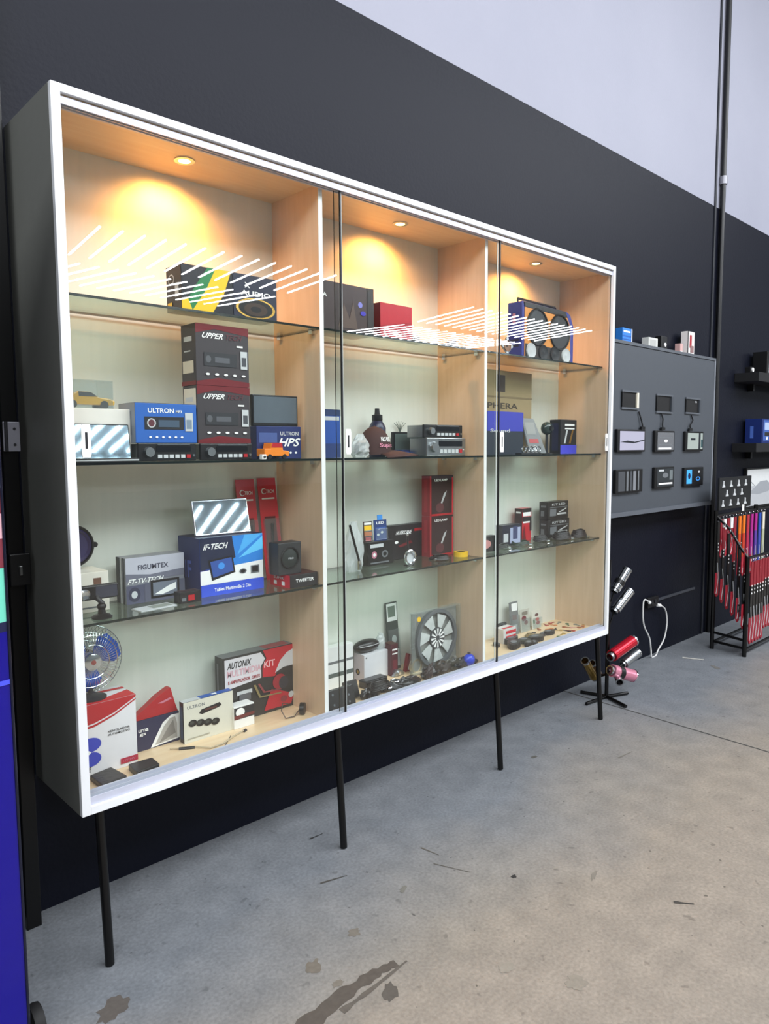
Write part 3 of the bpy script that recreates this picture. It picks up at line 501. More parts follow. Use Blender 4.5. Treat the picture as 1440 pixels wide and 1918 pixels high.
def flat(name, label, cat, pts, z, th, ma, extra=None, body='body', group=None):
    c = at(*pts[0], z=z); t = thing(name, label, cat, (c.x, c.y, z+.0003), 0, group)
    P = [at(x, y, z=z+th) - Vector((c.x, c.y, 0)) for x, y in pts]
    P = [at(x, y, z=z+th) for x, y in pts]; P = [(q.x-c.x, q.y-c.y) for q in P]
    MB().prism(P, 0, th, 0, 'xy').build(body, ma, t, bev=min(.003, th*.3))
    if extra: extra(t, P, th)
    return t
def wal(t, P, th): MB().box(P[3][0]*.5+.0, P[3][0]*.5+.012, P[0][1]-.0005, P[0][1]+.002, th*.2, th*.7) ; a, b = Vector(P[3]+(0,)), Vector(P[2]+(0,)); MB().tube([a+Vector((0,-.001,th*.5)), a.lerp(b, .98)+Vector((0,-.001,th*.5))], .001, 5).build('seam', LG, t)
flat('leather_case', 'black leather case lying in the front left corner of the cabinet floor', 'case', [(168, 1452), (208, 1436), (238, 1452), (192, 1471)], S0, .018, mat('#1d1b1b', .45, bump=.4), wal)
flat('control_module', 'small black module with a white label lying beside the leather case', 'module', [(240, 1431), (285, 1418), (299, 1430), (256, 1446)], S0, .022, mat('#161618', .4), lambda t, P, th: decorate(t, lambda u, v, e: (P[3][0]+(u*.05)*.6, P[3][1]+u*.001-e-.0008, th*(.15+.6*v)), [('r', .1,0,.7,1, W_)]))
cw = [at(x, y, z=S0+.003) for x, y in ((318, 1404), (335, 1403), (365, 1400), (395, 1402), (418, 1394), (438, 1380), (456, 1370))]
t = thing('adapter_cable', 'beige adapter cable with black plug lying on the wood floor of the left bay', 'cable', cw[0]); MB().tube([q-cw[0]+Vector((0, 0, .003)) for q in cw], .0028, 6).build('cord', mat('#b9a98c'), t, True); MB().cyl(cw[1]-cw[0], cw[2]-cw[0], .006, n=8).build('plug', BLK, t); MB().cyl(cw[-1]-cw[0], cw[-1]-cw[0]+Vector((.014, .006, 0)), .006, n=8).build('connector', DK, t)
cw = [at(x, y, z=S0+.002) for x, y in ((330, 1434), (350, 1420), (380, 1412), (410, 1406), (422, 1396), (432, 1378))]
t = thing('thin_cable', 'thin dark cable curling along the front of the left bay floor', 'cable', cw[0]); MB().tube([q-cw[0] for q in cw], .0014, 5).build('cord', mat('#3a332c'), t, True)
# ================================================================ middle bay
pack('stereo_carton', 'brown-black carton with lettering at the left end of the middle top shelf', 'box', 634, 699, 536, -.30, S1, x0=D1+.004, d=.12, body=mat('#3b2c2c', .5), front=[('t', 'RA', .04,.68,.16,.76, W_), ('o', .75,.62,.04,.06, mat('#7a7ac8')), ('p', [(.35,.1),(.45,.6),(.55,.3),(.62,.66),(.7,.1)], mat('#58463e')), ('r', .88,0,1,1, mat('#2a2626')), ('o', .8,.45,.05,.05, PURP)])
pack('siren_carton', 'bright red carton beside the brown-black carton on the middle top shelf', 'box', 712, 771, 566, -.30, S1, B=699, body=mat('#a51626', .4), front=[('p', [(.0,.35),(1,.55),(1,1),(0,1)], mat('#b81c2e')), ('r', .97,0,1,1, CRIM), ('o', .2,.2,.1,.14, W_), ('o', .22,.2,.08,.11, mat('#a51626')), ('t', 'TECH', .34,.12,.75,.26, W_)], side=[('r', 0,0,1,1, DRED)], lid=[('r', 0,0,1,1, RED)])
def rockpile(name, label, cat, items, mats, sd=3, group=None):
    pass
x = at(776, 600, y=-.28); t = thing('clip_lamp', 'small black clip lamp next to the bright red carton on the middle top shelf', 'lamp', (x.x, -.28, S1)); MB().box(-.018, .018, 0, .03, 0, .045).build('body', BLK, t, bev=.003); MB().lathe([(.012, 0), (.010, .004), (.001, .005)], (-.002, 0, .035), 'y').build('lens', W_, t, True); MB().box(.018, .036, .004, .026, .0, .03).build('clip', DK, t)
x = at(848, 620, y=-.28); t = thing('small_horn', 'small black horn lying right of the red carton on the middle top shelf', 'horn', (x.x, -.25, S1+.012)); MB().cyl((-.05, 0, 0), (0, 0, 0), .010, .012).build('body', BLK, t, True); MB().lathe([(.010, 0), (.022, .03), (.024, .034), (.001, .03)], (.0, 0, .012), 'x').build('bell', DK, t, True)
# second shelf
pack('slim_carton', 'slim upright blue carton at the left end of the middle bay', 'box', 625, 637, 768, -.27, S2, x0=D1+.004, d=.10, body=mat('#1f4da0', .4), front=[('r', .05,.78,.95,.86, LG), ('r', 0,0,1,.3, mat('#1a3570')), ('r', 0,.88,1,1, mat('#16305e'))], lid=[('r', 0,0,1,1, DK)])
x = at(619, 760, y=-.12); t = thing('folded_umbrella', 'narrow black rod standing behind the slim blue carton', 'rod', (D1+.02, -.12, S2)); MB().cyl((0, 0, 0), (-.004, 0, .285), .010, .006, 10).build('shaft', BLK, t, True); MB().cyl((0, 0, .0), (0, 0, .03), .014, n=12).build('foot', DK, t, True)
def crumple(name, label, c, w_, d_, h_, ma, sd, inner=None):
    R = random.Random(sd); t = thing(name, label, 'bag', c)
    J = [[R.uniform(.82, 1.12) for _ in range(14)] for _ in range(9)]
    mb = MB(); vs = []
    for i in range(9):
        for j in range(14):
            a = 2*math.pi*j/14; k = J[i][j]; z = h_*i/8; prof = (.75, .95, 1, 1, .95, .85, .7, .5, .35)[i]
            vs.append((w_/2*k*prof*math.cos(a), d_/2*k*prof*math.sin(a), z*R.uniform(.96, 1.04) if 0 < i < 8 else z))
    mb.add(vs, [(i*14+j, i*14+(j+1) % 14, (i+1)*14+(j+1) % 14, (i+1)*14+j) for i in range(8) for j in range(14)] + [tuple(range(13, -1, -1)), tuple(8*14+j for j in range(14))])
    mb.build('pouch', ma, t)
    if inner: inner(t)
    return t
x = at(674, 830, y=-.27); crumple('clear_bag', 'crinkled clear bag of small dark parts beside the brown cap', (x.x, -.27, S2), .085, .06, .095, BAG, 5, lambda t: MB().ball((0, 0, .035), .028, .018, .03, 10, 6).build('contents', mat('#4b4f52'), t))
# cap
x = at(712, 852, y=-.26)
t = thing('cap', 'dark brown baseball cap with white and pink lettering on the middle second shelf', 'cap', (x.x, -.225, S2+.006), math.radians(-12))
def cf(q): return Vector((q.x*(1-.06*max(0, q.z)), q.y, max(0, q.z)**.8 if q.z > 0 else 0))
MB().ball((0, 0, .004), .075, .065, .118, 24, 14, f=cf).build('crown', mat('#40231f', .8, noise=.15), t, True)
vs, fs = [], []
for i in range(9):
    for j in range(5):
        a = math.radians(-75+150*i/8)-.35; r = .070+.020*j; vs.append((r*math.cos(a)*(1+.10*j*math.cos(a)), r*math.sin(a)*.85, .012-.004*j*j*.25 + .012*math.cos(a*1.1)*(1-j*.12)))
for i in range(8):
    for j in range(4): fs.append((i*5+j, (i+1)*5+j, (i+1)*5+j+1, i*5+j+1))
b = MB().add(vs, fs).build('brim', mat('#4c2c26', .8), t, True); b.modifiers.new('s', 'SOLIDIFY').thickness = .004
MB().ball((0, 0, .122), .006, .006, .003).build('top_button', mat('#40231f'), t, True)
def capF(u, v, e):
    a = math.radians(-100 + 62*u); z = .030+v*.05; k = math.sqrt(max(.05, 1-((z-.004)/.118)**2.4)); r = k+.05
    return (.075*r*math.cos(a), .065*r*math.sin(a), z)
for s_, v0, v1, u0, u1, mm in (('NO RISK', .55, .95, .12, .9, W_), ('Supirc', 0, .45, 0, 1, PINK)):
    V, F_, _ = textmesh(s_, .03); MB().add([capF(u0+x_*(u1-u0), v0+y_*(v1-v0), 0) for x_, y_ in V], F_).build('lettering', mm, t)
x = at(708, 820, y=-.12); hT = at(708, 765, y=-.12).z-S2
t = thing('spray_bottle', 'dark blue bottle with narrow cap standing behind the brown cap', 'bottle', (x.x, -.115, S2)); MB().lathe([(.036, 0), (.038, .01), (.038, hT*.60), (.030, hT*.68), (.022, hT*.74)], n=24).build('body', mat('#12173a', .3), t, True); MB().lathe([(.022, hT*.74), (.024, hT*.76), (.024, hT*.86), (.012, hT*.88), (.010, hT)], n=20).build('cap', BLK, t, True)
x0 = at(737, 812, y=-.10).x; wd = at(797, 812, y=-.10).x-x0; hh = at(745, 809, y=-.10).z-S2
t = thing('flat_screen', 'grey-green flat screen with black frame between the brown cap and the stacked radios', 'screen', (x0, -.10, S2)); MB().box(0, wd, 0, .018, 0, hh).build('frame', BLK, t, bev=.002); MB().box(.008, wd-.008, -.001, .002, .008, hh-.008).build('screen', mat('#56625f', .12), t)
t = thing('wire_aerial', 'small aerial with spread dark wires behind the grey-green flat screen', 'aerial', (x0+.075, -.065, S2)); MB().cyl((0, 0, 0), (0, 0, hh+.002), .005, n=8).build('stem', DK, t)
for k in range(6): MB().tube([(0, 0, hh), (.010*(k-2.5)*.6, 0, hh+.025), (.010*(k-2.5)*1.5, .0, hh+.052-.004*abs(k-2.5))], .0014, 5).build('wire', mat('#4c5a50'), t)
pack('blue_carton', 'flat dark blue carton under the cap brim', 'box', 752, 797, 843, -.152, S2, d=.05, body=mat('#1d2f66', .4), front=[('r', .1,.3,.5,.7, mat('#4c66a8'))])
t, X0, wd, hh = car_radio('car_radio', 'silver car radio, lower of the two stacked radios in the middle bay', 799, 872, 820, -.27, S2, face=STEEL)
car_radio('car_radio', 'black car radio on top of the silver radio in the middle bay', 794, 866, 795, -.265, S2+hh+.001)
# third shelf
x = at(631, 1040, y=-.2); crumple('clear_bag', 'crinkled clear bag at the left end of the middle third shelf', (D1+.05, -.2, S3), .07, .05, .20, BAG, 8, lambda t: MB().tube([(-.01, 0, .02), (.005, 0, .17)], .005, 6).build('tool', DK, t))
x = at(668, 1050, y=-.22); t = crumple('clear_bag', 'tall crinkled clear bag with a black pen-like tool on the middle third shelf', (x.x, -.2, S3), .10, .05, .21, BAG, 9); MB().tube([(-.045, -.03, .20), (-.02, -.034, .11), (.0, -.034, .05)], .005, 8).build('tool', BLK, t, True); MB().cyl((.0, -.034, .05), (.006, -.03, .012), .009, .012, 10).build('tool_tip', CHR, t)
t, X0, X1, h, d = pack('camera_carton', 'black camera carton with silver lens picture carrying two small blister packs', 'box', 688, 737, 1017, -.155, S3, d=.05, body=BLK, front=[('r', .1,.75,.6,.9, LG), ('o', .25,.45,.1,.16, PINK), ('o', .25,.45,.05,.08, W_), ('o', .65,.45,.12,.16, GRY), ('o', .65,.45,.07,.09, BLK), ('r', .1,.08,.8,.14, GRY)])
zz = S3+h+.001
blister('bulb_pack', 'small blue blister pack with hang tab on the black camera carton', 701, 725, 975, -.15, zz, .06, mat('#14336e'), [('t', 'LED', .2,.8,.8,.92, W_), ('r', .1,.05,.9,.65, mat('#274f9a')), ('o', .3,.3,.1,.06, W_), ('o', .6,.4,.1,.06, W_)], lambda t, w_, h_: (MB().box(w_*.3, w_*.7, 0, .002, h_, h_+.022).build('hang_tab', LBLUE, t)))
blister('bulb_pack', 'small yellow and red blister pack left of the small blue one', 681, 698, 978, -.145, zz-.0, .06, mat('#3a2a28'), [('r', .1,.55,.9,.8, YEL), ('r', .1,.3,.9,.5, ORG), ('r', .2,.05,.8,.25, CRIM), ('r', .1,.84,.9,.95, W_)])
pack('speaker_carton', 'black carton with slanted white brand lettering behind the ring light', 'box', 728, 795, 986, -.10, S3, d=.04, body=mat('#141316', .4), front=[('t', 'HURRICANE', .2,.72,.62,.83, W_, .08), ('r', .7,.78,.95,.86, RED), ('p', [(.25,.4),(.6,.52),(.65,.44),(.3,.34)], DRED), ('o', .2,.5,.05,.04, W_)])
x = at(768, 1042, y=-.27); rz_ = .037
t = thing('ring_light', 'small chrome ring light on a jointed black arm, middle of the third shelf', 'lamp', (x.x, -.27, S3)); MB().ring((0, 0, rz_), .030, .007, 'y', 28, 8).build('ring', CHR, t, True); MB().cyl((0, .004, rz_), (0, .008, rz_), .027, n=24).build('lens', LG, t); MB().tube([(0, .01, rz_+.03), (.006, .02, rz_+.06), (.004, .02, rz_+.10)], .0045, 8).build('arm', BLK, t, True); MB().ball((.004, .02, rz_+.10), .006, .006, .010).build('arm_tip', CHR, t, True); MB().box(-.02, .02, -.004, .02, 0, .006).build('foot', DK, t)
rf = [('r', .06,0,1,1, mat('#2a0f12')), ('t', 'LED LAMP', .2,.86,.75,.92, W_), ('p', [(.45,.3),(.6,.55),(.72,.62),(.66,.5),(.52,.3)], LG), ('o', .42,.2,.18,.12, mat('#5a2a2e')), ('r', .94,.05,1,.95, CRIM), ('r', .06,.0,1,.05, RED)]
rs = [('r', 0,0,1,1, mat('#8e1220')), ('r', .3,.1,.7,.9, mat('#a5202c'))]
t, X0, X1, h, d = pack('headlamp_carton', 'lower of two stacked red and black headlamp cartons in the middle bay', 'box', 805, 848, 968, -.165, S3, B=790, body=mat('#a1141f', .4), front=rf, side=rs, lid=[('r', 0,0,1,1, BLK)])
pack('headlamp_carton', 'upper of two stacked red and black headlamp cartons in the middle bay', 'box', 805, 848, 892, -.165, S3+h+.001, B=790, body=mat('#a1141f', .4), front=rf, side=rs, lid=[('r', 0,0,1,1, BLK)])
x = at(825, 1048, z=S3); t = thing('cable_coil', 'flat black coil of cable in front of the stacked red and black cartons', 'cable', (x.x, x.y+.01, S3+.004)); mb = MB()
for k in range(4): mb.ring((.004*k, 0, .004*k), .045-.004*k, .0035, 'z', 26, 6)
mb.build('loops', BLK, t, True, kind='stuff'); MB().cyl((-.04, -.02, .003), (-.062, -.03, .003), .006, n=8).build('plug', CHR, t)
x = at(869, 1043, z=S3); t = thing('tape_roll', 'small yellow roll with a dark slot at the right end of the middle third shelf', 'tape', (x.x, x.y+.02, S3+.0006)); MB().pipe((0, 0, 0), (0, 0, .024), .034, .022, 24).build('roll', mat('#eebd10', .4), t, True); MB().pipe((0, 0, .001), (0, 0, .023), .0215, .018, 20).build('core', DK, t)
# middle bay cabinet floor
t, X0, X1, h, d = pack('white_carton', 'plain white carton in the back left corner of the middle bay floor', 'box', 640, 661, 1206, -.10, S0, x0=D1+.004, d=.04, body=mat('#e6e8e8', .5), front=[('r', .0,.60,1,.66, GRY), ('r', 0,.28,1,.38, mat('#55605e'))])
t = thing('action_camera', 'small dark camera on the plain white carton in the back left corner', 'camera', (X0+.02, -.095, S0+h+.0006)); MB().box(0, .07, 0, .035, 0, .055).build('body', DK, t, bev=.004); MB().lathe([(.015, 0), (.015, .008), (.001, .006)], (.045, 0, .028), 'y').build('lens', LG, t, True); MB().box(.0, .06, .004, .03, .0552, .060).build('top_plate', LG, t)
t, X0, X1, h, d = pack('white_carton', 'light grey carton with a dark round mark on its left side, middle bay floor', 'box', 682, 728, 1228, -.125, S0, B=661, body=mat('#d8d9de', .5), side=[('r', 0,0,1,1, mat('#cdc3c8')), ('o', .38,.32,.2,.12, DK), ('o', .38,.32,.1,.07, GOLD)], front=[('o', .08,.88,.03,.03, GRY)])
t = thing('sunglasses_case', 'glossy black oval pouch lying on the light grey carton', 'pouch', ((X0+X1)/2-.03, -.09, S0+h+.001)); MB().ball((0, 0, .03), .075, .034, .029, 20, 10).build('shell', mat('#0d0e10', .3), t, True); MB().tube([(-.06, -.022, .034), (0, -.037, .036), (.06, -.022, .034)], .0015, 5).build('zip', LG, t); crumple('clear_bag', 'crumpled clear wrapper on top of the light grey carton', ((X0+X1)/2+.052, -.095, S0+h+.0006), .05, .04, .075, BAG, 21)
pack('maroon_carton', 'narrow upright maroon carton right of the light grey carton', 'box', 733, 745, 1208, -.15, S0, d=.05, body=mat('#4a1220', .4), front=[('r', .1,.8,.9,.85, W_), ('r', .1,.68,.9,.72, W_), ('r', .2,.2,.8,.5, mat('#6c1a2a'))], lid=[('r', 0,0,1,1, BRN)])
blister('tool_pack', 'tall leaning blister pack with white header card at the back of the middle bay floor', 728, 750, 1132, -.085, S0, math.radians(5), mat('#3f4744'), [('r', .1,.72,.95,.98, W_), ('r', .2,.78,.8,.94, mat('#6c7c70')), ('o', .6,.45,.2,.06, W_), ('o', .55,.3,.16,.05, LG), ('r', .7,.05,.95,.3, W_)])
x = at(765, 1228, y=-.12); t = thing('warning_triangle_pack', 'folded red and white triangular pack beside the maroon carton', 'pack', (x.x-.05, -.15, S0)); MB().prism([(0, 0), (.15, 0), (.13, .05), (.02, .085)], 0, .02).build('body', mat('#7d1622', .3), t, bev=.003); decorate(t, lambda u, v, e: (.15*u, -e, .085*v), [('p', [(.5,.35),(.9,.3),(.88,.5),(.55,.6)], W_), ('p', [(.1,.1),(.5,.05),(.4,.25),(.12,.3)], W_)])
# radiator fan in clear pack
y_ = -.222; x0 = at(776, 1200, y=y_).x; wd = min(1.905, at(862, 1190, y=y_).x)-x0; hh = at(776, 1150, y=y_).z-S0
t = thing('radiator_fan', 'square silver and grey fan with twelve-spoke hub in a clear case', 'fan', (x0, y_, S0)); cx_, cz_ = wd/2, hh/2+.004
R0 = min(wd, hh)/2-.008
MB().box(0, wd, .0, .03, 0, .006).build('case_edge', CLEAR, t); MB().box(0, wd, .0, .03, hh-.006, hh).build('case_edge', CLEAR, t); MB().box(0, .006, .0, .03, .006, hh-.006).build('case_edge', CLEAR, t); MB().box(wd-.006, wd, .0, .03, .006, hh-.006).build('case_edge', CLEAR, t)
MB().box(.007, wd-.007, .022, .028, .007, hh-.007).build('back_plate', mat('#878b86', .3, noise=.4), t)
MB().pipe((cx_, .002, cz_), (cx_, .02, cz_), R0, R0*.88, 36).build('shroud', mat('#5d6366', .4), t, True)
for k in range(7):
    a = 2*math.pi*k/7; P = [(R0*.38, a), (R0*.84, a+.05), (R0*.84, a+.62), (R0*.38, a+.5)]
    MB().prism([(cx_+r*math.cos(q), cz_+r*math.sin(q)) for r, q in P], .008, .012).build('blade', mat('#c2c8c6', .25, noise=.3), t)
MB().cyl((cx_, .012, cz_), (cx_, .003, cz_), R0*.36, n=30).build('hub', mat('#3c4044'), t, True)
for k in range(12):
    a = 2*math.pi*k/12; P = [(R0*.1, a-.12), (R0*.33, a-.11), (R0*.33, a+.11), (R0*.1, a+.12)]
    MB().prism([(cx_+r*math.cos(q), cz_+r*math.sin(q)) for r, q in P], .0005, .003).build('spoke', W_, t)
MB().cyl((.03, .0, hh-.03), (.03, -.002, hh-.03), .012, n=16).build('sticker', YEL, t)
# front row of small goods
def speaker_plate(name, label, L, R, top, y, holes, x0=None, tl=-.25):
    X0 = at(L, top, y=y).x if x0 is None else x0; X1 = at(R, top, y=y).x; h = at(R, top, y=y).z-S0
    t = thing(name, label, 'bracket', (X0, y, S0+.0075), 0, rx=tl); MB().box(0, X1-X0, 0, .02, 0, h).build('plate', mat('#15191a', .4), t, bev=.003)
    for u, v in holes: MB().cyl(((X1-X0)*u, -.001, h*v), ((X1-X0)*u, .001, h*v), .005, n=12).build('screw', CHR, t)
    return t
speaker_plate('amplifier_plate', 'black drilled plate standing in the front left corner of the middle bay floor', 645, 667, 1285, -.315, [(.3,.75),(.3,.25),(.8,.55),(.8,.2)], x0=D1+.006)
speaker_plate('amplifier_plate', 'second black drilled plate, right of the one in the front left corner', 652, 675, 1275, -.262, [(.4,.7),(.4,.3)], tl=-.35)
x = at(635, 1265, y=-.2); crumple('clear_bag', 'crumpled greyish bag behind the black drilled plates', (D1+.06, -.2, S0), .10, .08, .085, mat('#9aa0b2', .2, .2, noise=.4, scale=20), 31)
def coil(name, label, px, py, z, R, c, n=5, cat='cable', sd=1, tag=None):
    p = at(px, py, z=z); rr = random.Random(sd); t = thing(name, label, cat, (p.x, p.y, z+.004)); mb = MB()
    for k in range(n):
        a = rr.uniform(0, .5); P = []
        for i in range(26):
            q = 2*math.pi*i/26; P.append((R*(1-.05*k)*math.cos(q)+rr.uniform(-.002, .002), R*.62*(1-.05*k)*math.sin(q), .0055*k+.003*math.sin(3*q+a)+.003))
        mb.tube(P, .003, 6, 0, True)
    mb.build('loops', mat(c, .4), t, True, kind='stuff'); MB().cyl((R*.2, -R*.62-.004, .003), (R*.55, -R*.62-.006, .003), .006, n=8).build('plug', tag or CHR, t)
def pouch(label, px, py, w_, h_, c, sd, cat='pouch', name='dark_pouch', group=None):
    p = at(px, py, z=S0); p.y = min(p.y, -.285); R = random.Random(sd); t = thing(name, label, cat, (p.x, p.y, S0), R.uniform(-.5, .5), group)
    J = [R.uniform(.85, 1.15) for _ in range(200)]; it = iter(J)
    def f(q):
        k = 1+.30*noise.noise(q*2.1+Vector((sd*3.1, 0, 0)))+.16*noise.noise(q*5.5+Vector((0, sd*2.7, 0)))
        return Vector((q.x*k, q.y*k, max(0, (max(q.z, -.6)+.6)/1.6*k)))
    MB().ball((0, 0, 0), w_, w_*.42, h_, 26, 14, f=f).build('body', mat(c, .3, noise=.3, scale=40), t, True)
    MB().tube([(-w_*.6, -w_*.2, h_*.55), (0, -w_*.12, h_*.96), (w_*.6, -w_*.2, h_*.55)], .0025, 6).build('strap', mat('#3c4144'), t, True)
pouch('flat black pouch in front of the light grey carton', 703, 1270, .075, .032, '#15191b', 1)
pouch('bulging black pouch at the front edge below the light grey carton', 690, 1300, .055, .045, '#101416', 2)
pouch('dark grey pouch at the front edge beside the bulging black pouch', 722, 1290, .055, .034, '#23282b', 3)
pouch('dark brown pouch in the front row, left of the gold ring lens', 752, 1275, .045, .035, '#2c2320', 4)
pouch('large dark brown pouch in the front row, right of the gold ring lens', 812, 1259, .07, .058, '#2b241c', 5)
pouch('dark pouch below the silver and grey fan, near the right divider', 846, 1247, .06, .052, '#1d2023', 6)
pouch('small black pouch pressed against the drilled plates', 672, 1302, .04, .04, '#0c0f10', 11)
pouch('wrinkled grey-black pouch in the centre of the front row', 738, 1281, .05, .04, '#1b1f22', 12)
pouch('black pouch with pale strap just right of the gold ring lens', 795, 1266, .05, .05, '#131210', 13)
pouch('charcoal pouch resting left of the bright blue ball', 866, 1245, .05, .045, '#202226', 14)
pouch('brown-grey pouch between the maroon carton and the ring lens', 765, 1258, .05, .06, '#3a3130', 15)
pouch('olive black pouch squeezed before the silver and grey fan', 828, 1250, .055, .062, '#34342a', 16)
coil('cable_coil', 'loose black coil of cable lying over the front row pouches', 712, 1290, S0+.035, .05, '#0d0e10', 4, sd=31)
t = thing('metal_bracket', 'crumpled silver bracket lying between the black pouches', 'bracket', at(735, 1268, z=S0+.001)); MB().prism([(0,0),(.07,0),(.06,.02),(.02,.03)], -.01, .01).build('plate', STEEL, t, bev=.003); MB().cyl((.03, -.011, .014), (.03, -.018, .014), .008, n=12).build('bolt', CHR, t)
q = at(742, 1288, z=S0); t = thing('chrome_lamp', 'small round chrome-rimmed lamp in the front row, left of the gold ring lens', 'lamp', (q.x, q.y+.005, S0)); MB().lathe([(.024, 0), (.026, .012), (.020, .03)], (0, 0, 0)).build('body', BLK, t, True); MB().ring((0, 0, .031), .020, .003, 'z', 20).build('rim', CHR, t, True); MB().cyl((0, 0, .028), (0, 0, .032), .017, n=16).build('lens', mat('#3b4d50', .1), t)
q = at(700, 1262, y=-.2); t = thing('black_module', 'small glossy black module lying before the light grey carton', 'module', (q.x-.05, -.205, S0)); MB().box(0, .13, 0, .05, 0, .035).build('body', mat('#101215', .2), t, bev=.006); MB().box(.03, .07, -.001, .001, .01, .024).build('window', GRY, t)
x = at(781, 1262, z=S0); t = thing('ring_lens', 'pale gold ring lens standing in the front row of the middle bay floor', 'lens', (x.x, x.y, S0+.036)); MB().pipe((0, 0, 0), (0, .02, 0), .034, .025, 28).build('ring', mat('#d5c7a8', .25, .6), t, True); MB().cyl((0, .010, 0), (0, .014, 0), .0245, n=24).build('glass', SCR, t); MB().box(-.03, .03, -.004, .024, -.036, -.028).build('foot', mat('#cbbd9f'), t)
x = at(797, 1262, z=S0); t = thing('white_tag', 'small white price tag beside the pale gold ring lens', 'tag', (x.x, x.y-.012, S0)); MB().box(0, .018, 0, .004, 0, .028).build('card', W_, t); MB().box(.005, .013, -.001, 0, .008, .02).build('printed_panel', BRN, t)
x = at(880, 1248, z=S0); t = thing('blue_ball', 'bright blue ball-shaped freshener in the front right corner of the middle bay', 'air freshener', (min(x.x, 1.875), x.y+.006, S0)); MB().ball((0, 0, .03), .034, .026, .030).build('body', mat('#1f3fc4', .3), t, True); MB().cyl((0, 0, .058), (0, 0, .066), .008, n=10).build('cap', NAVY, t)
t = thing('gear_knob', 'dark round gear knob behind the bright blue ball', 'knob', (1.883, -.262, S0)); MB().lathe([(.022, 0), (.024, .01), (.02, .034), (.001, .036)]).build('body', mat('#17141f', .3), t, True); MB().cyl((0, 0, .036), (0, 0, .038), .010, n=12).build('cap', CHR, t)
t = thing('brass_fitting', 'small brass and black fitting near the right divider of the middle bay', 'fitting', (1.81, -.15, S0+.012)); MB().cyl((0, 0, 0), (.03, .01, 0), .011, n=12).build('brass_end', GOLD, t, True); MB().cyl((.03, .01, 0), (.085, .02, .0), .012, n=12).build('black_end', BLK, t, True)
# ================================================================ right bay, top shelf
y_ = -.29; x0 = at(978, 565, y=y_).x; wd = at(1074, 620, y=y_).x-x0; hh = at(978, 563, y=y_).z-S1
dB = at(951, 570, x=x0).y-y_; dB = min(dB, .20)
t = thing('boombox_speaker', 'blue and orange portable speaker box with two large black cones on the right top shelf', 'speaker', (x0, y_, S1+.0004))
MB().prism([(0,0),(wd,0),(wd,hh*.72),(wd*.93,hh*.93),(wd*.85,hh*.98),(0,hh)], 0, dB).build('cabinet', mat('#29338a', .4), t, bev=.004)
MB().prism([(wd*.04,hh*.03),(wd*.93,hh*.03),(wd*.92,hh*.7),(wd*.86,hh*.86),(wd*.04,hh*.9)], -.003, .001).build('front_panel', mat('#d88c3a', .45), t)
MB().prism([(wd*.04,hh*.9),(wd*.86,hh*.86),(wd*.82,hh*.97),(wd*.02,hh*.99)], -.005, .003).build('top_strip', BLK, t, bev=.002)
MB().prism([(wd*.05,hh*.03),(wd*.92,hh*.03),(wd*.92,hh*.24),(wd*.05,hh*.26)], -.0045, -.002).build('lower_panel', mat('#2a2320'), t)
for k, (u, v) in enumerate(((.27, .58), (.70, .56))):
    MB().ring((wd*u, -.006, hh*v), wd*.19, .006, 'y', 28).build('cone_rim', BLK, t, True); MB().lathe([(wd*.185, 0), (wd*.1, -.012), (wd*.06, -.002), (.001, .004)], (wd*u, -.006, hh*v), 'y').build('cone', mat('#1f2328', .35), t, True)
for k in range(4): MB().lathe([(wd*.085, 0), (wd*.08, .006), (wd*.04, .0), (.001, .006)], (wd*(.15+.225*k), -.005, hh*.14), 'y').build('tweeter', (LG, DK, DK, LG)[k], t, True)
decorate(t, lambda u, v, e: (-e, dB-u*dB, v*hh), [('r', .35,.62,.55,.8, PINK), ('r', .2,.3,.8,.34, NAVY), ('r', .2,.2,.8,.24, NAVY)], 'side_print')
MB().tube([(wd*.05, dB*.5, hh), (wd*.05, dB*.5, hh+.02), (wd*.75, dB*.5, hh+.015), (wd*.78, dB*.5, hh*.98)], .007, 8).build('handle', BLK, t, True)
x = at(962, 650, y=-.34); speaker('tweeter_speaker', 'small bare speaker leaning in front of the boombox speaker on the right top shelf', (x.x, -.30, S1+.044), .033, .02, rim=STEEL, cone=mat('#8d6a54'), cap=DK)
# right second shelf
pack('sphera_carton', 'tall beige carton lettered SPHERA at the back left of the right bay', 'box', 945, 996, 698, -.15, S2, d=.08, x0=D2+.004, body=mat('#9a8661', .6), front=[('t', 'SPHERA', .32,.55,.8,.62, mat('#3c3020')), ('r', .5,.75,.62,.95, mat('#3a2a20')), ('r', 0,.68,1,.70, mat('#7f6c4c'))], lid=[('r', 0,0,1,1, mat('#7a6a4c'))])
t, X0, X1, h, d = pack('blue_carton', 'violet blue and dark grey carton in front of the tall beige SPHERA carton', 'box', 940, 980, 772, -.21, S2, d=.05, x0=D2+.008, body=mat('#262e3a', .4), front=[('r', .35,.55,1,1, mat('#3a3fb0')), ('t', 'Sound', .4,.52,.75,.6, LG), ('o', .12,.9,.05,.05, W_)])
x = at(985, 850, y=-.24).x; t = thing('gauge_pack', 'grey plastic pack leaning back beside the violet blue carton', 'pack', (x+.035, -.24, S2+.004), 0, rx=-.28); MB().prism([(0,0),(.155,0),(.11,.185),(.10,.195),(.0,.195)], 0, .012).build('shell', mat('#787c7e', .3), t, bev=.004); decorate(t, lambda u, v, e: (u*.12, -e, v*.19), [('r', .15,.3,.85,.42, mat('#b0484a')), ('r', .1,.55,.8,.9, mat('#8f9290')), ('o', .5,.15,.15,.08, LG)])
t = thing('silver_emblem', 'low black and silver cut-out emblem lying before the violet blue carton', 'emblem', (x-.14, -.315, S2)); MB().box(0, .17, 0, .04, 0, .010).build('plate', DK, t, bev=.002)
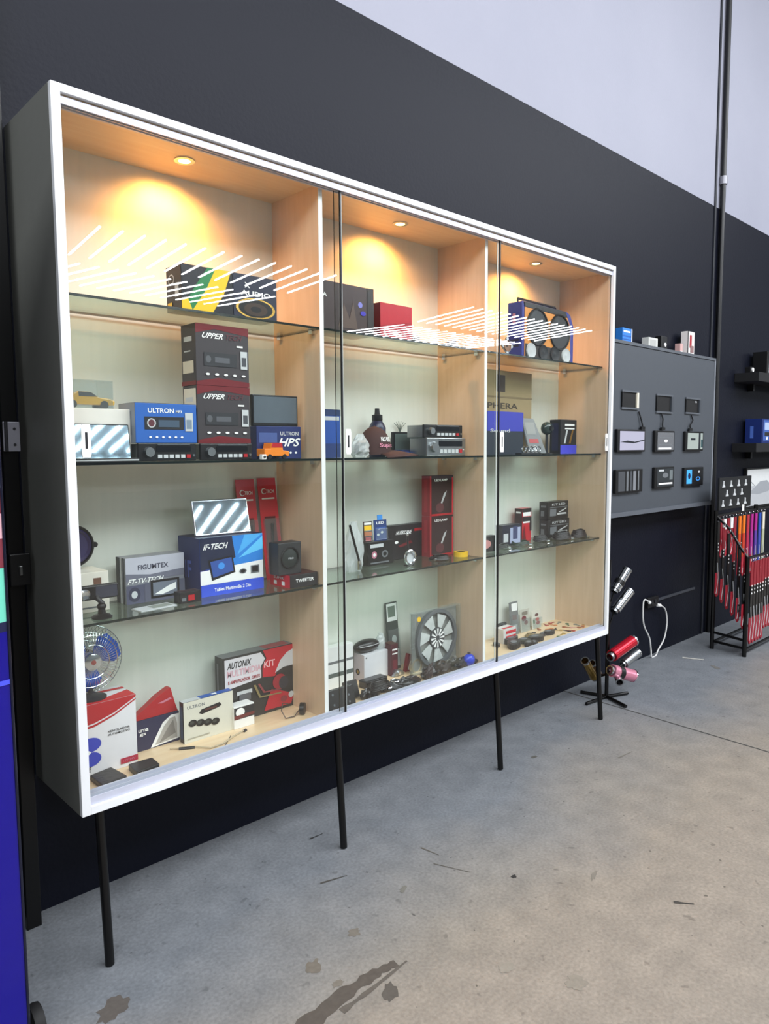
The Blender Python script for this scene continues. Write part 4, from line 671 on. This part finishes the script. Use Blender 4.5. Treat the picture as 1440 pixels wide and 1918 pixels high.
for k in range(5): MB().ring((.02+.033*k, .004, .026), .014, .0035, 'y', 16).build('ring', CHR if k % 2 else STEEL, t, True)
t, X0, X1, h, d = pack('light_carton', 'black carton with bright violet base and white bulbs pictured, right part of the second shelf', 'box', 1050, 1080, 786, -.22, S2, B=1034, d=.07, body=mat('#101116', .4), front=[('r', 0,0,1,.26, mat('#4040c8')), ('p', [(.2,.3),(.35,.7),(.45,.7),(.3,.3)], LG), ('p', [(.5,.3),(.7,.7),(.8,.7),(.62,.3)], GOLD), ('r', .25,.82,.85,.88, W_), ('r', .25,.72,.85,.76, W_)], side=[('r', .2,.1,.8,.9, NAVY)], lid=[('r', 0,0,1,1, PURP)])
x = at(1031, 802, y=-.2); t = thing('round_camera', 'round dark camera head on a stand left of the black and violet carton', 'camera', (x.x+.01, -.17, S2)); hz_ = x.z-S2; MB().cyl((0, 0, 0), (0, 0, hz_-.03), .008, n=10).build('stand', DK, t); MB().cyl((0, 0, 0), (0, 0, .006), .03, n=20).build('foot', DK, t); MB().ball((0, 0, hz_), .042, .03, .036).build('head', mat('#2a3a38', .2), t, True); MB().cyl((0, -.028, hz_), (0, -.034, hz_), .016, n=18).build('lens', SCR, t)
# right third shelf
t, X0, X1, h, d = pack('bulb_carton', 'low dark blue and silver carton on the right third shelf', 'box', 941, 976, 985, -.19, S3, d=.05, body=mat('#1c2030', .3), front=[('r', .4,.1,.95,.85, mat('#a6aecb')), ('r', .55,.3,.8,.9, mat('#343c66')), ('r', .05,.2,.3,.6, LG)])
pack('spray_carton', 'slim upright red carton with white bands on the right third shelf', 'box', 978, 995, 953, -.13, S3, B=964, body=mat('#c01426', .3), front=[('r', 0,.88,1,1, BLK), ('r', .1,.76,.9,.88, W_), ('r', 0,.6,1,.74, BLK), ('r', .1,.55,.9,.6, W_), ('p', [(.2,.5),(.4,.05),(.0,.05)], DRED), ('r', .8,.3,1,.6, BLK)], side=[('r', 0,.0,1,1, mat('#2e1216')), ('r', .2,.85,.8,.9, W_)])
kf = [('t', 'KIT LED', .2,.78,.85,.9, LG), ('r', .1,.2,.4,.6, GRY), ('r', .45,.25,.9,.35, LG), ('p', [(.5,.4),(.9,.62),(.9,.55),(.6,.38)], LG), ('r', .1,.66,.95,.7, GRY)]
ks = [('r', .2,.7,.8,.8, GRY), ('r', .2,.2,.6,.5, GRY)]
t, X0, X1, h, d = pack('lamp_kit_carton', 'lower of two stacked black lamp kit cartons on the right third shelf', 'box', 1026, 1066, 975, -.16, S3, B=1010, body=mat('#141517', .4), front=kf, side=ks)
pack('lamp_kit_carton', 'upper of two stacked black lamp kit cartons on the right third shelf', 'box', 1026, 1064, 941, -.16, S3+h+.001, B=1010, body=mat('#141517', .4), front=kf, side=ks)
coil('cable_coil', 'dark coiled cable in front of the black lamp kit cartons', 1052, 1010, S3, .07, '#17171b', 7, sd=2)
coil('cable_coil', 'dark brown coiled cable at the right end of the third shelf', 1084, 1006, S3, .06, '#241a1c', 7, sd=3)
coil('cable_coil', 'greenish black coil of wire below the slim red carton', 975, 1021, S3, .06, '#1e3a2c', 3, sd=4)
coil('cable_coil', 'grey-black coil of wire left of the lamp kit cartons', 1012, 1014, S3, .05, '#222528', 5, sd=5)
coil('cable_coil', 'thin dark coil of wire at the left end of the right third shelf', 940, 1027, S3, .045, '#27302c', 3, sd=6)
x = at(925, 1015, y=-.2); pack('relay_carton', 'tiny black and red carton against the divider on the right third shelf', 'box', 925, 931, 1003, -.25, S3, x0=D2+.006, d=.04, body=BLK, front=[('o', .5,.5,.25,.3, mat('#c98a86'))])
# right bay cabinet floor
blister('key_shell_pack', 'grey blister pack with white header at the back of the right bay floor', 957, 973, 1130, -.10, S0, .08, mat('#6e7272'), [('r', .25,.72,.9,.95, W_), ('r', .3,.45,.8,.6, mat('#5a2a28')), ('r', .3,.1,.8,.3, LG)])
blister('key_shell_pack', 'clear blister pack with dark red keys beside the grey blister pack', 976, 993, 1144, -.10, S0, .08, mat('#b9b8ae'), [('o', .4,.6,.25,.12, mat('#6e1d2a')), ('o', .6,.4,.2,.1, DRED), ('r', .2,.75,.8,.9, mat('#7a7468'))])
blister('key_shell_pack', 'clear blister pack with a row of bright red keys, right of the dark red ones', 997, 1014, 1146, -.10, S0, .08, mat('#cfcfc4'), [('o', .55,.75,.2,.08, mat('#5c3a3a')), ('o', .6,.5,.2,.1, CRIM), ('o', .65,.3,.2,.1, mat('#a01830')), ('r', .15,.3,.3,.5, GRN)])
t, X0, X1, h, d = pack('red_carton', 'flat red and white carton left of the blister packs on the right bay floor', 'box', 943, 966, 1180, -.175, S0, d=.06, body=mat('#d8d4d0', .4), front=[('r', .2,.2,1,.5, CRIM), ('r', .2,.65,1,.85, CRIM)], lid=[('r', .1,.1,.9,.4, CRIM)])
x = at(945, 1177, y=-.09); t = thing('small_speaker_box', 'small dark grey cube behind the flat red and white carton', 'speaker', (x.x-.02, -.07-.005, S0+.0004)); MB().box(0, .06, 0, .018, 0, .075).build('body', mat('#2a3032'), t, bev=.004); MB().ring((.03, -.001, .045), .018, .003, 'y', 20).build('grille', GRY, t, True)
x = at(922, 1180, y=-.16); t = thing('teal_phone', 'upright teal and white phone-like pack against the divider, right bay floor', 'pack', (D2+.03, -.22, S0+.004), .2, rx=-.2); MB().box(0, .06, 0, .014, 0, .12).build('body', mat('#2c4a4c', .2), t, bev=.004); MB().box(.006, .054, -.001, .001, .02, .11).build('window', mat('#9cc4c2', .15), t)
def fob(label, px, py, L, c, rz, c2=None, name='key_fob', group=None, z=S0):
    L *= 1.25; p = at(px, py, z=z); t = thing(name, label, 'key', (p.x, p.y, z+.0003), rz, group)
    n = 16; prof = [(L*.5*math.cos(2*math.pi*i/n), L*.27*math.sin(2*math.pi*i/n)*(1+.15*math.cos(2*math.pi*i/n))) for i in range(n)]
    MB().prism(prof, 0, L*.24, 0, 'xy').build('body', c, t, bev=.003)
    MB().prism([(a*.45-L*.05, b*.5) for a, b in prof], L*.24, L*.24+.002, 0, 'xy').build('button', c2 or GRY, t)
gk = 'dark key fobs at the front of the right bay floor'
fob('large dark multi-button key fob, front left of the right bay floor', 956, 1203, .10, mat('#25282a', .3), .3)
fob('large black key fob in front of the dark multi-button one', 962, 1212, .10, BLK, .5)
fob('olive black key fob, right of the large dark ones', 981, 1204, .075, mat('#2e3226', .4), -.2)
fob('flat black key fob between the olive one and the long black one', 990, 1209, .07, BLK, .4)
fob('long black key fob lying crosswise near the front rail', 1003, 1200, .09, mat('#0b0d0d', .3), -.1)
fob('black key fob touching the glass track, right of the long one', 1000, 1207, .06, BLK, .6)
fob('oval black key fob in the middle of the right bay floor', 1028, 1188, .07, BLK, .0)
fob('small oval black key fob just left of the oval black one', 1016, 1191, .05, mat('#1a1a1a', .3), .3)
fob('brown and gold key fob behind the long black one', 990, 1195, .06, mat('#7c6a3c', .4), .2, GOLD)
fob('tiny round dark fob left of the oval black key fobs', 930, 1210, .05, mat('#3a3538', .4), 1.0)
cols = [('red', '#b23a2e'), ('copper', '#a5562e'), ('green', '#2f6a44'), ('orange', '#d98a4a'), ('black', '#141414'), ('pink', '#d9a49a'), ('grey', '#8c8f88'), ('gold', '#b89a54')]
spots_ = [(1030,1168),(1040,1172),(1048,1166),(1056,1175),(1040,1180),(1050,1181),(1062,1169),(1070,1176),(1024,1172),(1033,1178),(1077,1170),(1084,1176),(1066,1183),(1056,1187),(1046,1193),(1038,1198),(1074,1182),(1092,1173),(1020,1184),(1010,1180),(1000,1186),(1086,1168),(1098,1170)]
kinds = {}
for i, (px, py) in enumerate(spots_):
    cn, ch = cols[(i*3) % 8]; p = at(px, py, z=S0); kinds.setdefault(cn, 0); kinds[cn] += 1
    if p.y > -.075: p.y = -.075
    o = MB(); n = 12; o.prism([(.011*math.cos(2*math.pi*k/n), .011*math.sin(2*math.pi*k/n)) for k in range(n)], 0, .004, 0, 'xy'); o.box(.009, .042, -.004, .004, .0005, .003)
    k = o.build('key_blank', mat(ch, .35, .3), None); k.location = (p.x, p.y, S0+.0004+.004*(i % 2)*0); k.rotation_euler = (0, 0, i*1.7)
    k['label'] = '%s key blank scattered in the right corner of the cabinet floor' % cn; k['category'] = 'key'; k['group'] = '%s key blanks on the right bay floor' % cn
# ================================================================ left edge: glossy printed door and post
ld = thing('panel_door', 'tall glossy door leaf with blue, teal and white print, at the far left', 'door', (-.228, -.6, 0))
lw = .75
MB().box(-lw, 0, 0, .035, .03, 2.4).build('leaf', mat('#0a0a12', .3), ld, bev=.002)
def LF(u, v, e): return (-lw+u*lw, -e, .03+v*2.37)
decorate(ld, LF, [('r', 0,0,.996,.455, mat('#0c0380', .12)), ('r', 0,.455,.996,.52, mat('#6fd0b8', .25)), ('p', [(0,.44),(.996,.465),(.996,.455),(0,.43)], NAVY), ('r', 0,.52,.996,.60, mat('#7a3440', .3)), ('p', [(0,.56),(.996,.575),(.996,.55),(0,.54)], mat('#d9a9b4')), ('r', 0,.60,.996,.92, mat('#e9edf2', .2)), ('p', [(0,.39),(.996,.405),(.996,.40),(0,.38)], mat('#4a55e6', .1))])  # last strip, the brighter blue streak, is a gloss highlight painted in
MB().tube([(-.002, -.002, .04), (-.002, -.002, 2.39)], .0035, 6).build('edge_bead', mat('#222438', .2, .5), ld, True)
t = thing('rubber_caster', 'black rubber door stop wheel on the floor under the glossy door', 'wheel', (-.20, -.555, .05)); MB().lathe([(.02, -.015), (.047, -.013), (.05, 0), (.047, .013), (.02, .015)], (0, 0, 0), 'x').build('tyre', mat('#0d0d0f', .7), t, True); MB().cyl((-.018, 0, 0), (.018, 0, 0), .012, n=12).build('axle', STEEL, t)
post = thing('door_post', 'black steel door post with lock plates between the glossy door and the cabinet', 'post', (-.072, -.075, 0))
MB().box(0, .045, 0, .06, 0, 3.0).build('post', BLKM, post, bev=.002)
q = at(24, 818, y=-.076).z; q2 = at(30, 1070, y=-.076).z
pl = MB().box(.002, .050, -.006, -.0005, q-.045, q+.045).build('hinge_plate', mat('#9a9aa4', .35, .4), post, bev=.002); 
for k in (-1, 1): MB().cyl((.034, -.0062, q+k*.024), (.034, -.008, q+k*.024), .004, n=10).build('screw', DK, pl)
MB().cyl((.010, -.008, q-.045), (.010, -.008, q+.045), .005, n=10).build('hinge_knuckle', DK, post, True)
lb_ = MB().box(.0, .06, -.014, -.0005, q2-.045, q2+.055).build('lock_box', BLK, post, bev=.003); MB().box(.024, .034, -.022, -.0142, q2-.012, q2+.018).build('latch', CHR, lb_, bev=.002)
# ================================================================ right: tablet panel
pn = thing('display_board', 'raised dark grey wall board with nine car screens in three rows, right of the cabinet', 'panel', (3.06, -.12, 1.088))
PW, PH = 5.012-3.06, 2.215-1.088
PG = mat('#464b52', .5); MB().box(0, PW-.02, 0, .119, 0, PH-.02).build('board', PG, pn, bev=.002); MB().box(0, PW, -.006, .119, PH-.019, PH).build('top_ledge', mat('#565b62', .45), pn); MB().box(PW-.0195, PW, -.006, .119, .03, PH-.0195).build('end_trim', mat('#7b8088', .45), pn); MB().box(0, PW-.02, -.012, -.0005, 0, .028).build('bottom_lip', mat('#5b6068', .4), pn)
rows = [((3.572,3.789,1.783,1.905),(4.046,4.287,1.772,1.902),(4.501,4.745,1.778,1.898)), ((3.50,3.869,1.508,1.654),(4.013,4.304,1.505,1.651),(4.484,4.786,1.509,1.651)), ((3.49,3.845,1.243,1.395),(4.019,4.312,1.253,1.400),(4.484,4.805,1.249,1.387))]
nm_ = [['left', 'middle', 'right'], ['top', 'centre', 'bottom']]
for ri, rw in enumerate(rows):
    for ci, (a, b, c_, d_) in enumerate(rw):
        lab = [['empty black opening with a pale right edge, top left of the wall board', 'empty black opening, top middle of the wall board', 'empty black opening with small lamp, top right of the wall board'], ['car screen showing a landscape, centre row left', 'silver faced car radio, centre row middle of the wall board', 'car screen with grey-white picture, centre row right'], ['vertical striped dark radio, bottom row left of the wall board', 'silver car radio with white slot, bottom row middle of the wall board', 'car screen with glowing blue icon, bottom row right of the wall board']][ri][ci]
        t = thing('car_screen' if ri else 'mounting_frame', lab, 'screen' if ri else 'frame', (a, -.1205, c_)); w_, h_ = b-a, d_-c_
        if ri == 0:
            fr = MB(); th = .012
            MB().box(0, w_, -.010, 0, 0, th).build('frame_rail', mat('#565b62'), t); MB().box(0, w_, -.010, 0, h_-th, h_).build('frame_rail', mat('#565b62'), t); MB().box(0, th, -.010, 0, th, h_-th).build('frame_stile', BLK, t); MB().box(w_-th*2, w_, -.012, 0, th, h_-th).build('frame_stile', CREAM if ci == 0 else mat('#3a3f46'), t)
            MB().box(th, w_-th*2, -.001, 0, th, h_-th).build('dark_opening', mat('#020204', .6), t)
            if ci == 2: MB().cyl((w_*.7, -.002, h_*.75), (w_*.7, -.008, h_*.75), .008, n=10).build('status_lamp', LG, t)
            continue
        MB().box(0, w_, -.022, -.0003, 0, h_).build('bezel', BLK, t, bev=.004)
        F = lambda u, v, e: (.03+u*(w_-.045), -.022-e, .012+v*(h_-.024))
        if ri == 1 and ci in (0, 2):
            scm = emit('#d9d9f2' if ci == 0 else '#c9d6d2', .75, 'lit_screen'); dm = mat('#23262c', .3)
            decorate(t, F, [('r', 0,0,1,1, scm), ('p', [(0,.42),(.3,.5),(.6,.44),(1,.56),(1,.5),(.55,.36),(.2,.4)], dm)] if ci == 0 else [('r', 0,0,1,1, scm), ('r', .72,.0,.85,1, dm), ('r', .2,.55,.5,.68, dm), ('r', .88,.1,1,.6, mat('#2a4a50'))], 'lit_screen')
        elif ri == 1: decorate(t, F, [('r', .0,0,1,1, mat('#8e9094', .25, .5)), ('r', .05,.04,.85,.14, W_), ('r', .1,.3,.9,.34, GRY), ('r', .1,.7,.9,.74, GRY), ('o', .5,.52,.12,.08, W_)], 'face_print')
        elif ci == 0: decorate(t, F, [('r', .0,.0,.28,1, mat('#44474c')), ('r', .34,.0,.42,1, GRY), ('r', .5,.0,.56,1, mat('#4d5056')), ('r', .62,0,.74,1, mat('#7d8086')), ('r', .82,0,.88,1, GRY)], 'face_print')
        elif ci == 1: decorate(t, F, [('r', 0,0,1,1, mat('#3b3f42', .3, .3)), ('r', .1,.1,.95,.2, W_), ('o', .5,.62,.18,.14, GRY), ('r', .1,.85,.4,.95, LG), ('r', .75,.35,.95,.9, mat('#6c7476'))], 'face_print')
        else:
            decorate(t, F, [('r', .0,.05,.32,.95, emit('#4fb0ff', 1.2, 'lit_icon')), ('o', .16,.55,.08,.2, NAVY), ('o', .7,.35,.14,.14, LBLUE), ('o', .7,.35,.08,.08, BLK), ('o', .75,.8,.06,.07, LG)], 'lit_screen')
for i, (xa, xb) in enumerate(((3.80, 3.84), (4.12, 4.13), (4.60, 4.57))):
    t = thing('screen_cable', 'dark cable from the top %s opening to the screen below it' % nm_[0][i], 'cable', (xa, -.127, 1.772)); MB().tube([(0, 0, 0), (.02, -.004, -.04), (xb-xa, -.006, -.08), (xb-xa+.01, -.006, -.113)], .005, 6).build('cord', mat('#17181c'), t, True); MB().box(xb-xa-.02, xb-xa+.03, -.012, 0, -.117, -.098).build('plug', BLK, t)
zp = 2.2155
pack('blue_product_carton', 'bright blue carton with white band on the wall board ledge, next to the cabinet', 'box', 1166, 1184, 613, -.085, zp, d=.05, body=mat('#2f7fd8', .4), front=[('r', .1,.7,.8,.82, W_), ('r', 0,.4,1,.5, mat('#1d5cae')), ('r', 0,.2,1,.26, mat('#1d5cae')), ('r', .9,0,1,1, LG)], lid=[('r', 0,0,1,1, BLK)], maxy=-.002)
pack('white_product_carton', 'light grey and black carton in the middle of the wall board ledge', 'box', 1215, 1232, 631, -.085, zp, d=.05, body=mat('#cbccc8', .5), front=[('r', .15,.15,.8,.8, mat('#b3b4b0'))], maxy=-.002)
x = at(1240, 640, y=-.06); t = thing('black_gadget', 'small black gadget with a white light beside the light grey carton on the ledge', 'gadget', (x.x-.03, -.07, zp)); MB().box(0, .09, 0, .05, 0, .10).build('body', BLK, t, bev=.006); MB().cyl((.05, 0, .04), (.05, -.006, .04), .014, n=14).build('lens', W_, t)
pack('tall_product_carton', 'tall white and red carton on the right of the wall board ledge', 'box', 1288, 1301, 620, -.085, zp, d=.05, body=mat('#e9e4e2', .5), front=[('r', .3,.3,.6,.85, mat('#a01f2c')), ('r', .0,0,.12,1, BLK), ('r', .4,.1,.9,.4, mat('#8a6a68'))], maxy=-.002)
pack('pink_product_carton', 'short pinkish carton just left of the tall white and red carton', 'box', 1274, 1279, 643, -.07, zp, d=.04, body=mat('#cda6a2', .5), front=[('r', .1,.1,.9,.3, W_)], maxy=-.002)
# ---- floating shelves and picture beyond the pipe
for z_, nm in ((2.08, 'upper'), (1.49, 'lower')):
    t = thing('floating_shelf', 'thick black floating shelf, %s of two on the wall beyond the pipe' % nm, 'shelf', (5.70, -.20, z_)); MB().box(0, 1.3, 0, .198, 0, .075).build('board', mat('#0b0c10', .6), t, bev=.002); MB().box(.3, .34, .15, .198, -.06, -.0005).build('bracket', BLK, t)
t = thing('round_gadget', 'small white round gadget at the left end of the upper floating shelf', 'gadget', (5.77, -.12, 2.156)); MB().box(-.03, .03, 0, .05, 0, .05).build('body', BLK, t, bev=.005); MB().cyl((0, 0, .025), (0, -.008, .025), .018, n=14).build('lens', W_, t)
t = thing('dark_carton', 'black framed carton at the right edge on the upper floating shelf', 'box', (6.02, -.15, 2.1555)); MB().box(0, .2, 0, .12, 0, .2).build('carton', BLK, t, bev=.003); decorate(t, lambda u, v, e: (u*.2, -e, v*.2), [('r', .2,.1,.25,.9, LG), ('r', .35,.1,.95,.9, DK)])
t = thing('radio_carton', 'dark blue carton with pale screen picture on the lower floating shelf', 'box', (5.93, -.16, 1.5655)); MB().box(0, .3, 0, .14, 0, .21).build('carton', mat('#14296a', .4), t, bev=.002); decorate(t, lambda u, v, e: (u*.3, -e, v*.21), [('r', .1,.1,1,.95, mat('#3f5fa8')), ('r', .2,.55,.7,.85, mat('#a8bce0')), ('r', .2,.3,.8,.45, DK), ('o', .4,.2,.06,.07, W_)]); decorate(t, lambda u, v, e: (-e, .14-u*.14, v*.21), [('r', .3,.2,.5,.7, mat('#4a6cc0'))], 'side_print')
fp = thing('framed_picture', 'white picture with a faint car drawing in a black frame at the right edge', 'picture', (5.98, -.03, .985))
MB().box(0, .9, 0, .028, 0, .36).build('frame', BLK, fp, bev=.003); decorate(fp, lambda u, v, e: (.015+u*.87, -e, .02+v*.325), [('r', 0,0,1,1, mat('#d9dcdc', .5)), ('r', 0,0,1,.55, mat('#b9bcc0', .5)), ('p', [(.03,.35),(.2,.5),(.35,.66),(.55,.68),(.7,.5),(.6,.36),(.3,.3)], mat('#9ca0a6')), ('p', [(.04,.72),(.2,.55),(.21,.56),(.05,.74)], mat('#8f9499'))])
# ---- lanyard rack
px1, py1, px2, py2 = 4.80, -.25, 4.75, -.505
rk = thing('lanyard_rack', 'black steel tiered rack with hanging rails at the right edge of the floor', 'rack', (px1, py1, 0))
def rb(pts, r=.010, nm='rail'): MB().tube([Vector(p)-Vector((px1, py1, 0)) for p in pts], r, 8).build(nm, BLKM, rk, True)
rb([(px1, py1, 0), (px1, py1, 1.06)], .016, 'post'); rb([(px2, py2, 0), (px2, py2, .74)], .016, 'post'); rb([(5.6, py1, 0), (5.6, py1, 1.06)], .016, 'post'); rb([(5.6, py2, 0), (5.6, py2, .74)], .016, 'post')
rb([(px1, py1, .06), (px2, py2, .06)]); rb([(px1, py1, .13), (px2, py2, .12)]); rb([(px1, py1, .05), (5.6, py1, .05)]); rb([(px2, py2, .05), (5.6, py2, .05)])
rb([(px1, py1, 1.02), (px1, py1-.10, .93), (px2, py2+.05, .80), (px2, py2, .73)]); rb([(px1, py1, 1.02), (5.9, py1, 1.02)]); rb([(px2, py2, .73), (5.9, py2, .73)])
kb = thing('key_hook_board', 'black board with eleven silver key rings above the lanyard rack', 'board', (4.80, -.268, 1.06)); MB().box(0, .63, 0, .015, 0, .245).build('board', mat('#0c0d10', .5), kb, bev=.002)
i = 0
for r_, n_, o_ in ((.19, 4, .06), (.12, 3, .13), (.045, 4, .06)):
    for k in range(n_):
        xk = o_+k*.145; MB().prism([(xk-.02,r_-.02),(xk+.025,r_-.02),(xk+.02,r_-.005),(xk+.005,r_),(xk+.004,r_+.03),(xk-.004,r_+.03),(xk-.006,r_)], -.010, -.0005).build('key_ring', mat('#cfd2d4', .3), kb, bev=.002)
MB().box(.45, .49, -.003, -.0005, -.03, .02).build('tag', W_, kb)
def lanyard(x, y, z, L, ctop, cmid, cbot, label, group, dots=True):
    t = thing('lanyard', label, 'lanyard', (x, y, z), 0, group); w_ = .021
    MB().ring((0, 0, .004), .012, .0015, 'x', 12, 5).build('hook', CHR, t, True)
    MB().box(-w_, w_, -.004, .004, -L*.30, -.008).build('top_band', ctop, t); MB().box(-w_, w_, -.004, .004, -L*.68, -L*.30-.0003).build('middle_band', cmid, t)
    MB().prism([(-w_, -L*.68-.0004), (w_, -L*.68-.0004), (w_*1.3, -L*.98), (-w_*.2, -L), (-w_*1.2, -L*.95)], -.004, .004).build('lower_band', cbot, t)
    MB().tube([(-w_*.6, -.006, -L*.55), (w_*.4, -.007, -L*.75), (-w_*.9, -.006, -L*.95)], .0025, 5).build('edge_stitch', LG, t)
    if dots:
        for k in range(3): MB().cyl((0, -.004, -L*(.30+.045*k)), (0, -.0055, -L*(.30+.045*k)), .007, n=10).build('dot', W_, t)
R1 = mat('#8c1626', .5); R2 = mat('#b8283a', .5)
for k in range(6):
    f_ = k/5.0; lanyard(px1-.05*f_, py1-.02-.215*f_, .985-.20*f_, .58, (BLK, R1)[k % 2], BLK, R2, 'black and red lanyard on the sloping side rail, %s from the wall' % ORD[k], 'lanyards on the sloping rail')
for k in range(2):
    t = thing('belt_buckle', 'grey square buckle hanging under the sloping rail lanyards, %s one' % ('left', 'right')[k], 'buckle', (px1-.02-.02*k, py1-.14-.06*k, .345-.02*k)); MB().box(-.022, .022, -.003, .003, 0, .012).build('lower_bar', STEEL, t); MB().box(-.022, .022, -.003, .003, .043, .055).build('upper_bar', STEEL, t); MB().box(-.022, -.012, -.003, .003, .012, .043).build('side_bar', STEEL, t); MB().box(.012, .022, -.003, .003, .012, .043).build('side_bar', STEEL, t)
tb = [(ORG, '#d8481c', 'orange'), (ORG, '#c83a1c', 'deep orange'), (R2, '#b02048', 'crimson'), (MAG, '#a8308c', 'magenta'), (MAG, '#5a3a9a', 'magenta and violet'), (BLUE, '#3a4aa8', 'blue'), (CREAM, '#b5b89a', 'cream')]
for k in range(5): lanyard(px1+.07+.065*k, py1-.0145, .998, .30, W_ if k % 2 else R1, R1, R2, 'dark red lanyard at the back top rail, %s from the left post' % ('first', 'second', 'third', 'fourth', 'fifth')[k], 'dark red lanyards on the back rail', False)
for k, (a, b, nme) in enumerate(tb): m2 = mat(b, .5); lanyard(px1+.43+.085*k, py1-.0145, .998, .50, a, m2, R2 if k < 4 else m2, '%s lanyard on the back top rail of the rack' % nme, 'coloured lanyards on the back rail', False)
for k in range(8): lanyard(px2+.05+.055*k, py2-.0145, .708, .62 if k < 5 else .55, R1, BLK, mat('#9c2434', .5), 'black and dark red lanyard on the front rail, %s from the post' % ('first', 'second', 'third', 'fourth', 'fifth', 'sixth', 'seventh', 'eighth')[k], 'lanyards on the front rail')
# ---- exhaust tip stand
ex, ey = 3.228, -.255
es = thing('exhaust_stand', 'black tree-shaped stand with cross foot beside the last cabinet leg', 'stand', (ex, ey, 0))
MB().cyl((0, 0, .02), (0, 0, .86), .012, n=12).build('pole', BLKM, es, True)
for (a, b) in (((1095, 1297), (1133, 1308)), ((1172, 1323), (1133, 1308)), ((1098, 1318), (1133, 1308)), ((1162, 1300), (1133, 1308))):
    p, q_ = at(*a, z=.012), Vector((ex, ey, .012)); p = q_ + (p-q_).normalized()*max(.16, min(.3, (p-q_).length)); MB().cyl(q_-Vector((ex, ey, 0)), p-Vector((ex, ey, 0)), .010, n=10).build('foot_bar', BLKM, es, True)
tips = [((1152, 1104), (1168, 1068), .030, CHR, 'bright chrome exhaust tip with black collar, topmost on the stand', True), ((1152, 1142), (1172, 1108), .032, CHR, 'chrome double-wall exhaust tip second from the top of the stand', False), ((1146, 1228), (1178, 1200), .036, mat('#c4142c', .25, .5), 'metallic red exhaust tip on the stand', False), ((1168, 1243), (1187, 1222), .030, STEEL, 'plain steel exhaust tip below the red one', False), ((1146, 1256), (1170, 1262), .038, PINK, 'pink-tinted open exhaust tip near the floor', True), ((1112, 1268), (1091, 1238), .026, GOLD, 'gold exhaust tip left of the pole, under the cabinet', False), ((1120, 1262), (1104, 1242), .024, mat('#8a6a4a', .3, .8), 'bronze exhaust tip right behind the gold one', False), ((1156, 1262), (1146, 1274), .024, CHR, 'chrome exhaust tip pointing down under the pink one', False)]
for (a, b, r_, ma, lb, collar) in tips:
    yy = ey - (.05 if 'pink' in lb or 'red' in lb else 0) + (.09 if 'gold' in lb else -.03 if 'bronze' in lb else 0)
    A = at(*a, y=yy); B_ = at(*b, y=yy); s = Vector((0, -.05, 0)) if 'pink' in lb else Vector((0, -.02, 0)); B_ = B_+s
    t = thing('exhaust_tip', lb, 'exhaust tip', A); V = B_-A
    MB().pipe((0, 0, 0), V, r_, r_*.82, 22).build('sleeve', ma, t, True); MB().pipe(-V*.12, -V*.001, r_*.75, r_*.6, 20).build('inlet', STEEL, t, True); MB().pipe(V*1.001, V*1.06, r_*1.06, r_*.78, 22).build('rim', CHR if ma != CHR else STEEL, t, True)
    if collar: MB().pipe(V*.25, V*.45, r_*1.08, r_*1.01, 22).build('collar', BLK, t, True)
    P0 = Vector((0, 0, max(.15, min(.84, A.z-.12))))+Vector((0, 0, 0)); MB().tube([P0, (A-Vector((ex, ey, 0)))-V*.1], .005, 6).build('branch', BLKM, es, True)
# ---- socket and white cord
t = thing('wall_socket', 'small black wall socket box low on the wall between the stand and the rack', 'socket', (4.20, -.03, .37)); MB().box(0, .16, 0, .029, 0, .075).build('box', mat('#0c0d11', .4), t, bev=.004); MB().cyl((.05, -.001, .04), (.05, -.006, .04), .016, n=14).build('outlet', DK, t); MB().cyl((.11, -.001, .04), (.11, -.006, .04), .016, n=14).build('outlet', DK, t)
cpix = [(1216, 1128), (1206, 1124), (1204, 1150), (1206, 1172), (1216, 1195), (1219, 1218), (1220, 1240), (1228, 1240), (1232, 1218), (1244, 1195), (1249, 1165), (1246, 1142), (1237, 1134)]
cw = [at(x, y, y=-.045) for x, y in cpix]; 
for q_ in cw: q_.z = max(q_.z, .006)
def smooth(P):
    O = []
    for i in range(len(P)-1):
        a, b, c_, d_ = P[max(i-1, 0)], P[i], P[i+1], P[min(i+2, len(P)-1)]
        for k in range(4): s = k/4; O.append(.5*((2*b)+(-a+c_)*s+(2*a-5*b+4*c_-d_)*s*s+(-a+3*b-3*c_+d_)*s**3))
    return O+[P[-1]]
t = thing('extension_cord', 'white extension cord hanging in a loop from the wall socket to the floor', 'cord', cw[0]); MB().tube([q_-cw[0] for q_ in smooth(cw)], .0055, 6).build('cord', mat('#d8d8d6', .5), t, True); MB().cyl((0, 0, 0), (.03, .012, -.01), .012, n=10).build('plug', W_, t); MB().cyl(cw[-1]-cw[0], cw[-1]-cw[0]+Vector((-.03, .012, .006)), .012, n=10).build('plug', W_, t)
